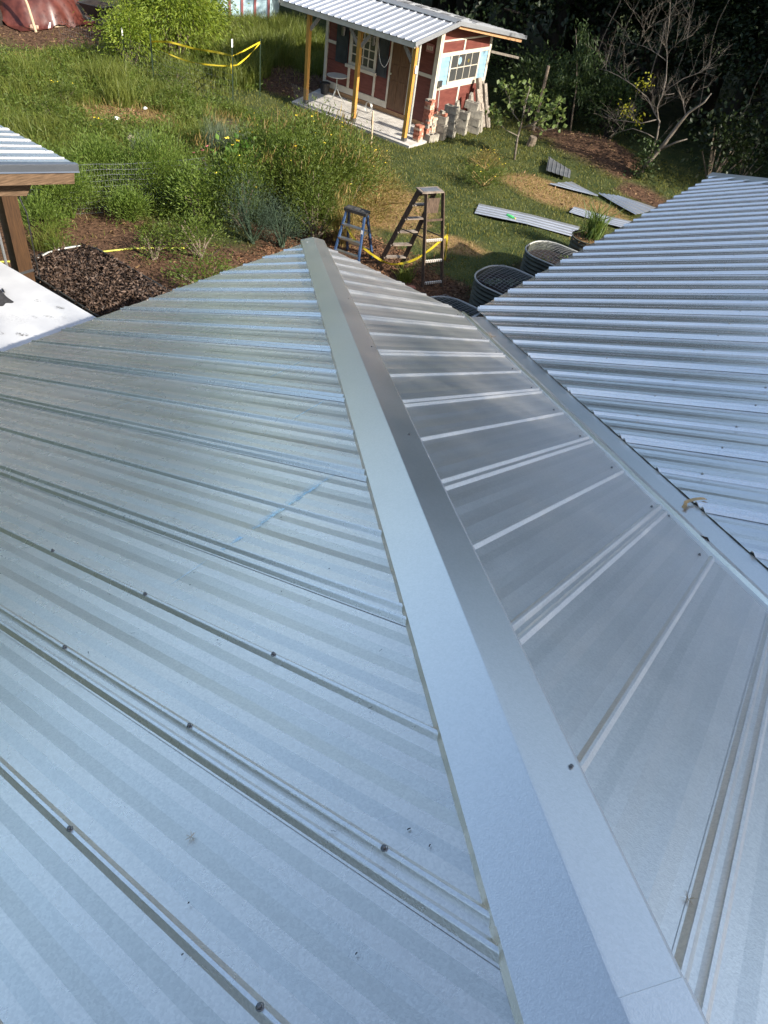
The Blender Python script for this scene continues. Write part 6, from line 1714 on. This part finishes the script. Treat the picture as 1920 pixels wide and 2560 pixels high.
# more meadow weeds of their own
rr = random.Random(9)
spots = [(-9.7, 6.6, .35, .4, 'leafy weed right of the bare reddish soil'), (-10.9, 7.6, .35, .35, 'leafy weed in front of the taped post'), (-9.4, 4.0, .5, .5, 'spreading weed left of the biggest feathery bush'), (-11.2, 4.8, .55, .45, 'wide olive weed in the left meadow'), (-12.8, 4.6, .55, .5, 'wide olive weed near the left frame edge'), (-10.2, 2.8, .5, .4, 'olive weed just beyond the shelter roof'), (-14.0, 5.7, .6, .45, 'dense olive weed with a yellow bloom'), (-12.6, 8.3, .45, .5, 'bushy weed under the yellow tape'), (-13.8, 9.2, .5, .55, 'bushy weed at the left end of the tape'), (-10.0, 8.9, .4, .35, 'low weed between the taped post and the porch')]
for i, (x, y, r, h, lb) in enumerate(spots):
    shrub('meadow_weed', lb, x, y, r, h, int(2300 * r), .07, .016, ('leaf_olive', 'leaf_weed')[i % 2], -.3, 150 + i, clumps=22, cat='weed', shell=.3, group='single weeds in the meadow', flowers=('flower_yellow', 6, .03) if i in (6, 3) else None)
# white stones/cards in the meadow
for i, (x, y, s_, lb) in enumerate(((-10.55, 5.2, .10, 'pale stones among the weeds, left one'), (-10.3, 5.25, .08, 'pale stones among the weeds, right one'), (-11.9, 5.8, .07, 'white plant marker on the bare reddish soil'), (-12.2, 6.9, .05, 'small white plant marker left of the reddish soil'))):
    o = lump((x, y, gz1(x, y) + .16), s_, .6, 200 + i, 8).build('pale_stone', 'white_plastic' if i > 1 else 'rock'); tag(o, lb, 'stone')

# ------------------------------------------------------------------ fig, sapling, bare tree
def limb_tree(t_, limbs, m, name='branch', n=6):
    for i, (pts, r0, r1) in enumerate(limbs):
        mb = MB(); k = len(pts); mb.tube(pts, [r0 + (r1 - r0) * j / (k - 1) for j in range(k)], n); mb.build('trunk' if i == 0 else name, m, t_, True)
def twigs(limbs, seed, per=5, L=.35, r=.004, depth=2, up=.3):
    rr_ = random.Random(seed); mb = MB()
    tips = []
    def grow(p, d, l, r_, dep):
        d = d.normalized(); q = p; pts = [p]
        for k in range(3):
            d = (d + Vector((rr_.uniform(-.35, .35), rr_.uniform(-.35, .35), rr_.uniform(-.25, .35)))).normalized(); q = q + d * (l / 3); pts.append(q)
        mb.tube(pts, [r_, r_ * .8, r_ * .6, r_ * .4], 4, False); tips.append(q)
        if dep > 0:
            for k in range(rr_.choice((2, 3))):
                grow(pts[rr_.choice((1, 2, 3))], d + Vector((rr_.uniform(-1, 1), rr_.uniform(-1, 1), rr_.uniform(-.4, .8))), l * rr_.uniform(.5, .8), r_ * .65, dep - 1)
    for pts, r0, r1 in limbs:
        P = [Vector(p) for p in pts]
        for k in range(per):
            f = rr_.uniform(.25, 1.0) * (len(P) - 1); i = min(int(f), len(P) - 2); p = P[i].lerp(P[i + 1], f - i)
            dd = (P[i + 1] - P[i]).normalized() * .6 + Vector((rr_.uniform(-1, 1), rr_.uniform(-1, 1), rr_.uniform(-.2, 1) * 1 + up))
            grow(p, dd, L * rr_.uniform(.5, 1.3), r, depth)
    return mb, tips
fig = thing('fig_tree', 'young fig tree with pale branches and broad leaves right of the shed', 'tree', (-4.75, 13.5, GZ))
fl = [([(-4.74, 13.5, -2.85), (-4.80, 13.5, -2.27), (-4.80, 13.52, -1.79), (-4.81, 13.5, -1.33), (-4.78, 13.5, -1.0)], .035, .010), ([(-4.73, 13.5, -1.98), (-4.34, 13.45, -1.71), (-4.06, 13.5, -1.43), (-3.90, 13.5, -1.22)], .020, .007), ([(-4.72, 13.5, -1.98), (-4.46, 13.6, -1.85), (-4.16, 13.6, -1.92), (-3.79, 13.6, -1.72)], .018, .006), ([(-4.82, 13.5, -1.87), (-5.1, 13.5, -1.72), (-5.27, 13.5, -1.53), (-5.34, 13.5, -1.33)], .018, .006), ([(-4.8, 13.5, -1.7), (-4.95, 13.7, -1.45), (-5.0, 13.8, -1.2)], .014, .005), ([(-4.78, 13.5, -2.2), (-5.1, 13.3, -2.1), (-5.35, 13.2, -1.95)], .014, .005), ([(-4.78, 13.5, -1.75), (-4.55, 13.3, -1.5), (-4.4, 13.2, -1.3)], .014, .005)]
limb_tree(fig, fl, 'pale_bark')
mb, tips = twigs(fl[1:], 5, 3, .25, .006, 1); mb.build('twig', 'pale_bark', fig)['kind'] = 'stuff'
r_ = np.random.default_rng(61)
base = np.array([tuple(t) for t in tips] + [p for pts, a, b in fl for p in pts[2:]])
c = np.repeat(base, 5, 0) + r_.normal(0, .07, (len(base) * 5, 3))
V, F = leaves(c, np.tile([0.3, -.2, -.15], (len(c), 1)), .13, .12, .15, .8, r_); link('crown', np_mesh('crown', V, F), fig, 'leaf_fig')
sap = thing('sapling', 'slender leafy sapling against the dark wood', 'tree', (-4.83, 17.0, GZ))
sl_ = [([(-4.82, 17.0, -2.85), (-4.95, 17.0, -2.1), (-5.06, 17.0, -1.42), (-5.29, 17.0, -0.71), (-5.57, 17.0, -0.05)], .028, .008)]
limb_tree(sap, sl_, 'bark')
c = []
for i in range(26):
    f = r_.uniform(.42, 1.0) * 4; i0 = min(int(f), 3); P0 = Vector(sl_[0][0][i0]).lerp(Vector(sl_[0][0][i0 + 1]), f - i0)
    cc_ = np.array(P0) + r_.normal(0, 1, 3) * np.array([.26, .26, .10]) + np.array([.05, 0, .02])
    c.append(cc_ + r_.normal(0, .09, (44, 3)))
c = np.concatenate(c); V, F = leaves(c, np.tile([.2, -.2, -.7], (len(c), 1)), .15, .042, .2, .45, r_); link('crown', np_mesh('crown', V, F), sap, 'leaf_wood_mid')
mb = MB(); mb.tube([(-5.62, 16.0, -2.9), (-5.62, 16.0, -1.78), (-5.63, 16.0, -0.92)], [.055, .05, .045], 8); o = mb.build('dead_post', 'bark'); tag(o, 'grey dead post standing behind the fig tree', 'post')
mb = MB(); mb.tube([(-5.08, 14.94, GZ - .05), (-5.06, 14.95, GZ + .12), (-5.03, 14.95, GZ + .30)], [.16, .12, .11], 10); o = mb.build('tree_stump', 'bark'); tag(o, 'small dark stump behind the fig tree', 'stump')
bt_ = thing('bare_tree', 'leaning bare tree with pale branching limbs before the dark wood', 'tree', (-1.86, 15.35, GZ))
bl2 = [([(-1.92, 15.35, -2.9), (-1.66, 15.4, -2.2), (-1.45, 15.4, -1.74), (-1.25, 15.4, -1.17), (-1.13, 15.4, -0.89), (-0.85, 15.42, -0.58), (-0.77, 15.45, -0.36)], .085, .02),
       ([(-1.50, 15.4, -1.90), (-1.16, 15.38, -1.61), (-0.91, 15.4, -1.46)], .055, .02), ([(-1.17, 15.4, -0.97), (-1.30, 15.4, -0.80), (-1.39, 15.4, -0.64)], .03, .012),
       ([(-1.80, 15.45, -2.62), (-1.74, 15.5, -2.06), (-1.73, 15.5, -1.66), (-1.81, 15.5, -1.29), (-2.06, 15.5, -1.11), (-2.37, 15.55, -0.85)], .05, .016),
       ([(-1.88, 15.5, -1.26), (-2.23, 15.4, -1.44), (-2.62, 15.4, -1.5), (-3.02, 15.4, -1.56), (-3.34, 15.4, -1.48)], .022, .007), ([(-1.76, 15.5, -1.7), (-2.0, 15.4, -1.63), (-2.42, 15.4, -1.62), (-2.77, 15.4, -1.8), (-3.0, 15.4, -2.05)], .022, .006),
       ([(-2.35, 15.55, -0.87), (-2.88, 15.6, -0.7), (-3.33, 15.6, -0.6), (-3.66, 15.6, -0.56), (-3.96, 15.6, -0.57)], .018, .006), ([(-1.82, 15.5, -1.32), (-2.0, 15.5, -1.01), (-2.02, 15.6, -0.73), (-1.72, 15.6, -0.62)], .024, .010),
       ([(-2.01, 15.6, -0.78), (-2.15, 15.9, -0.45), (-2.36, 16.1, -0.07), (-2.58, 16.2, 0.32), (-2.69, 16.2, 0.75), (-2.83, 16.2, 1.17)], .024, .007), ([(-2.02, 15.9, -0.61), (-1.78, 16.1, -0.33), (-1.48, 16.2, -0.14), (-1.32, 16.2, 0.01), (-1.29, 16.2, 0.16)], .018, .006),
       ([(-2.37, 16.1, -0.07), (-2.72, 16.2, 0.01), (-3.1, 16.2, 0.09), (-3.56, 16.2, 0.09)], .016, .005), ([(-3.3, 16.2, 0.09), (-3.25, 16.2, 0.36), (-3.07, 16.2, 0.67)], .010, .004), ([(-2.44, 16.15, 0.11), (-2.25, 16.2, 0.39), (-1.96, 16.2, 0.6)], .013, .004)]
bl2 = [(p_, a_ * (.9 if i_ == 0 else .72), b_ * .7) for i_, (p_, a_, b_) in enumerate(bl2)]
limb_tree(bt_, bl2, 'pale_bark')
mb, tips = twigs(bl2[2:], 8, 7, .55, .0042, 2, .25); mb.build('twig', 'pale_bark', bt_)['kind'] = 'stuff'
for cx_, cy_, cz_, n_ in ((-2.5, 15.5, -0.55, 44), (-2.75, 15.4, -1.25, 50), (-2.3, 15.4, -1.35, 30)):
    c = np.array([cx_, cy_, cz_]) + r_.normal(0, .11, (n_, 3)); V, F = leaves(c, np.tile([0, -.3, -.3], (n_, 1)), .09, .05, .2, .6, r_); link('leaf_cluster', np_mesh('leaf_cluster', V, F), bt_, 'leaf_yellow')['kind'] = 'stuff'
# ivy on its foot
c = np.stack([np.full(420, -1.78) + r_.normal(0, .16, 420), np.full(420, 15.3) + r_.normal(0, .12, 420), -2.75 + 1.1 * r_.random(420)], 1); V, F = leaves(c, np.tile([0, -.6, -.1], (420, 1)), .09, .06, .2, .6, r_); link('ivy', np_mesh('ivy', V, F), bt_, 'leaf_wood_mid')

# ------------------------------------------------------------------ the dark wood and the trees round the yard
def make_tree(name, label, group, h, cr, n, L, W, m, seed, bark='dark_bark', base_f=.28, clumps=46):
    r_ = np.random.default_rng(seed); rr_ = random.Random(seed)
    t_ = thing(name, label, 'tree', (0, 0, 0), group)
    mb = MB(); pts = [(0, 0, -.2)]
    for k in range(1, 6): pts.append((rr_.uniform(-.12, .12) * k, rr_.uniform(-.12, .12) * k, h * .85 * k / 5))
    mb.tube(pts, [h * .026 * (1 - .16 * k) for k in range(6)], 8)
    ends = []
    for k in range(11):
        f = rr_.uniform(base_f, .95) * 5; i = min(int(f), 4); p = Vector(pts[i]).lerp(Vector(pts[i + 1]), f - i); a = rr_.uniform(0, 6.3); l = cr * rr_.uniform(.6, 1.0)
        q = p + Vector((math.cos(a) * l, math.sin(a) * l, l * rr_.uniform(.1, .6))); m2 = p.lerp(q, .5) + Vector((0, 0, .12 * l)); mb.tube([p, m2, q], [h * .010, h * .007, h * .003], 5, False); ends.append(q)
    mb.build('trunk', bark, t_, True)
    th = r_.uniform(0, 2 * PI, clumps); ct = r_.uniform(-.8, 1, clumps); q = r_.uniform(.45, 1, clumps); st = np.sqrt(1 - ct ** 2)
    zc = h * (base_f + 1) / 2; hz = h * (1 - base_f) / 2
    cc = np.stack([cr * q * st * np.cos(th), cr * q * st * np.sin(th), zc + hz * ct * q], 1); cc = np.concatenate([cc, np.array([tuple(e) for e in ends])])
    ks = r_.integers(0, len(cc), n); sp = cr * .24
    c = cc[ks] + r_.normal(0, 1, (n, 3)) * np.array([sp, sp, sp * .6])
    out = c - np.array([0, 0, zc]); out /= np.linalg.norm(out, axis=1, keepdims=True) + 1e-6; out[:, 2] -= .3
    V, F = leaves(c, out, L, W, .2, .6, r_); link('crown', np_mesh('crown', V, F), t_, m)
    return t_
WG = 'trees of the dark wood'; WL_ = 'tall dark leafy tree in the shaded wood behind the yard'
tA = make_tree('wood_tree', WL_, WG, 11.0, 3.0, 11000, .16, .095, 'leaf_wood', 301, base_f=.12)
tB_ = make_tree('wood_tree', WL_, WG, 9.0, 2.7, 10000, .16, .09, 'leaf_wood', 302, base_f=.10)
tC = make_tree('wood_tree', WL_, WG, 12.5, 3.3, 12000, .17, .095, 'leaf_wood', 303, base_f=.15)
protos = [tA, tB_, tC]
used = [False] * 3
def place_tree(i, x, y, rz, sc):
    z = GZ
    if not used[i]:
        used[i] = True; o = protos[i]; o.location = (x, y, z); o.rotation_euler = (0, 0, rz); o.scale = (sc * 1.3, sc * 1.3, sc)
    else: copy_tree(protos[i], (x, y, z), rz, (sc * 1.3, sc * 1.3, sc))
rr = random.Random(12)
wood = []
for row, (yy, n_, x0, x1) in enumerate(((20.8, 9, -12.5, 9.0), (24.0, 10, -16, 13), (27.4, 14, -26, 20), (31.5, 13, -28, 22), (35.5, 12, -30, 24))):
    for k in range(n_):
        xx = x0 + (x1 - x0) * (k + .5) / n_ + rr.uniform(-.8, .8); wood.append((xx, yy + rr.uniform(-.8, .8) + (2.2 if xx < -6.5 and row == 0 else 0.4)))
wood += [(4.6, 19.6), (8.0, 19.8), (11.5, 20.2), (15, 20.5), (-13.8, 24.0), (-17.5, 25.0), (-22.5, 25.5), (-27.5, 22.5), (16, 22), (-27, 24)]
for k, (x, y) in enumerate(wood): place_tree(k % 3, x, y, rr.uniform(0, 6.3), rr.uniform(.72, .84) if x > -8 else rr.uniform(.95, 1.15))
# trees beyond the left and near sides of the yard (they show in the metal)
WL2 = 'tree at the open side of the yard outside the picture'
tE = make_tree('yard_tree', WL2, 'trees round the open sides of the yard', 7.5, 2.6, 5200, .30, .20, 'leaf_wood_mid', 311, base_f=.12)
first = True
for k in range(30):
    a = math.radians(150 + k * 4.6 + rr.uniform(-1.5, 1.5)); d = rr.uniform(30, 37)
    x, y = -2 + d * math.cos(a), -2 + d * math.sin(a)
    if first: tE.location = (x, y, GZ); first = False
    else: copy_tree(tE, (x, y, GZ), rr.uniform(0, 6.3), rr.uniform(1.25, 1.6))
# tall trees on the sunny side of the house: they keep the near roof slopes in shade
for k, (x, y, s_) in enumerate(((20, -3.6, 1.22), (21.5, -6.6, 1.30), (20, -9.4, 1.30), (21, -12.4, 1.3), (23.5, -5.0, 1.32), (24, -10.8, 1.35), (25, -2.4, 1.34), (20.5, -15.5, 1.3), (18.5, -5.2, 1.12), (18.5, -8.2, 1.15), (18.5, -11.2, 1.15), (22, -1.9, 1.22), (27.5, -4.0, 1.45), (27.5, -7.5, 1.5), (27.5, -11.0, 1.5), (31, -5.5, 1.6), (31, -9.0, 1.6))):
    copy_tree(tC, (x, y, GZ), k * 1.3, s_, 'tall tree on the sunny side of the house outside the picture', 'tall trees beside the house')
# understorey bushes along the wood edge
UB = []
for i, (m, sd) in enumerate((('leaf_wood', 321), ('leaf_wood_mid', 322), ('leaf_wood', 323))):
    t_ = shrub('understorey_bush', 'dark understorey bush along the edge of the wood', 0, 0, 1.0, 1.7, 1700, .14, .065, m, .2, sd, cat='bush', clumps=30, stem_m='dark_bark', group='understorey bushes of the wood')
    UB.append(t_)
spots = []
for k in range(52):
    spots.append((-13.5 + 17.5 * rr.random(), 17.9 + 2.6 * rr.random()))
for k in range(40):
    spots.append((-17 + 25 * rr.random(), 20.5 + 6.0 * rr.random()))
spots += [(-6.9, 17.2), (-6.2, 18.0), (-5.6, 17.7), (-7.8, 17.0), (-9.3, 17.0), (-11.5, 17.3), (-2.9, 17.3), (-1.9, 17.2), (-0.9, 17.0), (0.2, 16.6), (1.3, 16.8), (2.4, 17.2), (-3.6, 17.7), (-13.2, 16.0), (-6.2, 16.9)]
uf = [False] * 3
for k, (x, y) in enumerate(spots):
    i = 1 if k % 7 == 3 else (0 if k % 2 else 2); sc = (rr.uniform(.7, 1.25) if y < 20.5 else rr.uniform(1.2, 1.9))
    if not uf[i]:
        uf[i] = True; t_ = UB[i]
        t_.location = (x, y, GZ); t_.rotation_euler = (0, 0, rr.uniform(0, 6)); t_.scale = (sc, sc, sc)
    else: copy_tree(UB[i], (x, y, GZ), rr.uniform(0, 6.3), sc)
for t_ in (UB):
    pass
# lit sprays and hanging vines at the wood edge
for i, (x, y, lb) in enumerate(((-6.4, 17.1, 'mid green bush at the wood edge right of the shed'), (-4.1, 17.9, 'mid green bush at the wood edge beside the sapling'), (-5.5, 18.2, 'mid green bush at the wood edge behind the sapling'), (-7.0, 18.4, 'mid green bush behind the shed corner'))):
    shrub('wood_edge_bush', lb, x, y, .75, 1.7, 1500, .12, .055, 'leaf_wood_mid', .2, 340 + i, cat='bush', clumps=26, stem_m='dark_bark')
shrub('wood_edge_plant', 'glossy leaved sprig lit by sun beside the far roof corner', 0.15, 18.4, .5, 1.1, 240, .14, .055, 'leaf_wood_mid', .1, 331, clumps=12, cat='plant', shell=.5)
shrub('wood_edge_plant', 'broad ivy mass hanging in the shade right of the bare tree', -0.2, 16.6, .8, 2.0, 900, .13, .10, 'leaf_wood', .5, 332, clumps=22, cat='plant')
for i in range(8):
    x = -6 + i * 1.05 + rr.uniform(-.3, .3); y = 18.3 + rr.uniform(0, .8)
    pts = []
    z = 2.2 + rr.uniform(0, 1.5)
    px_, py_ = x, y
    while z > -2.2 + rr.uniform(0, 1.2):
        pts.append((px_, py_, z)); z -= .45; px_ += rr.uniform(-.14, .14); py_ += rr.uniform(-.08, .08)
    if len(pts) > 2:
        mb = MB(); mb.tube(pts, .012 + .008 * rr.random(), 5); o = mb.build('vine', 'bark'); tag(o, 'thin woody vine hanging in the dark wood', 'vine', 'vines hanging in the wood')
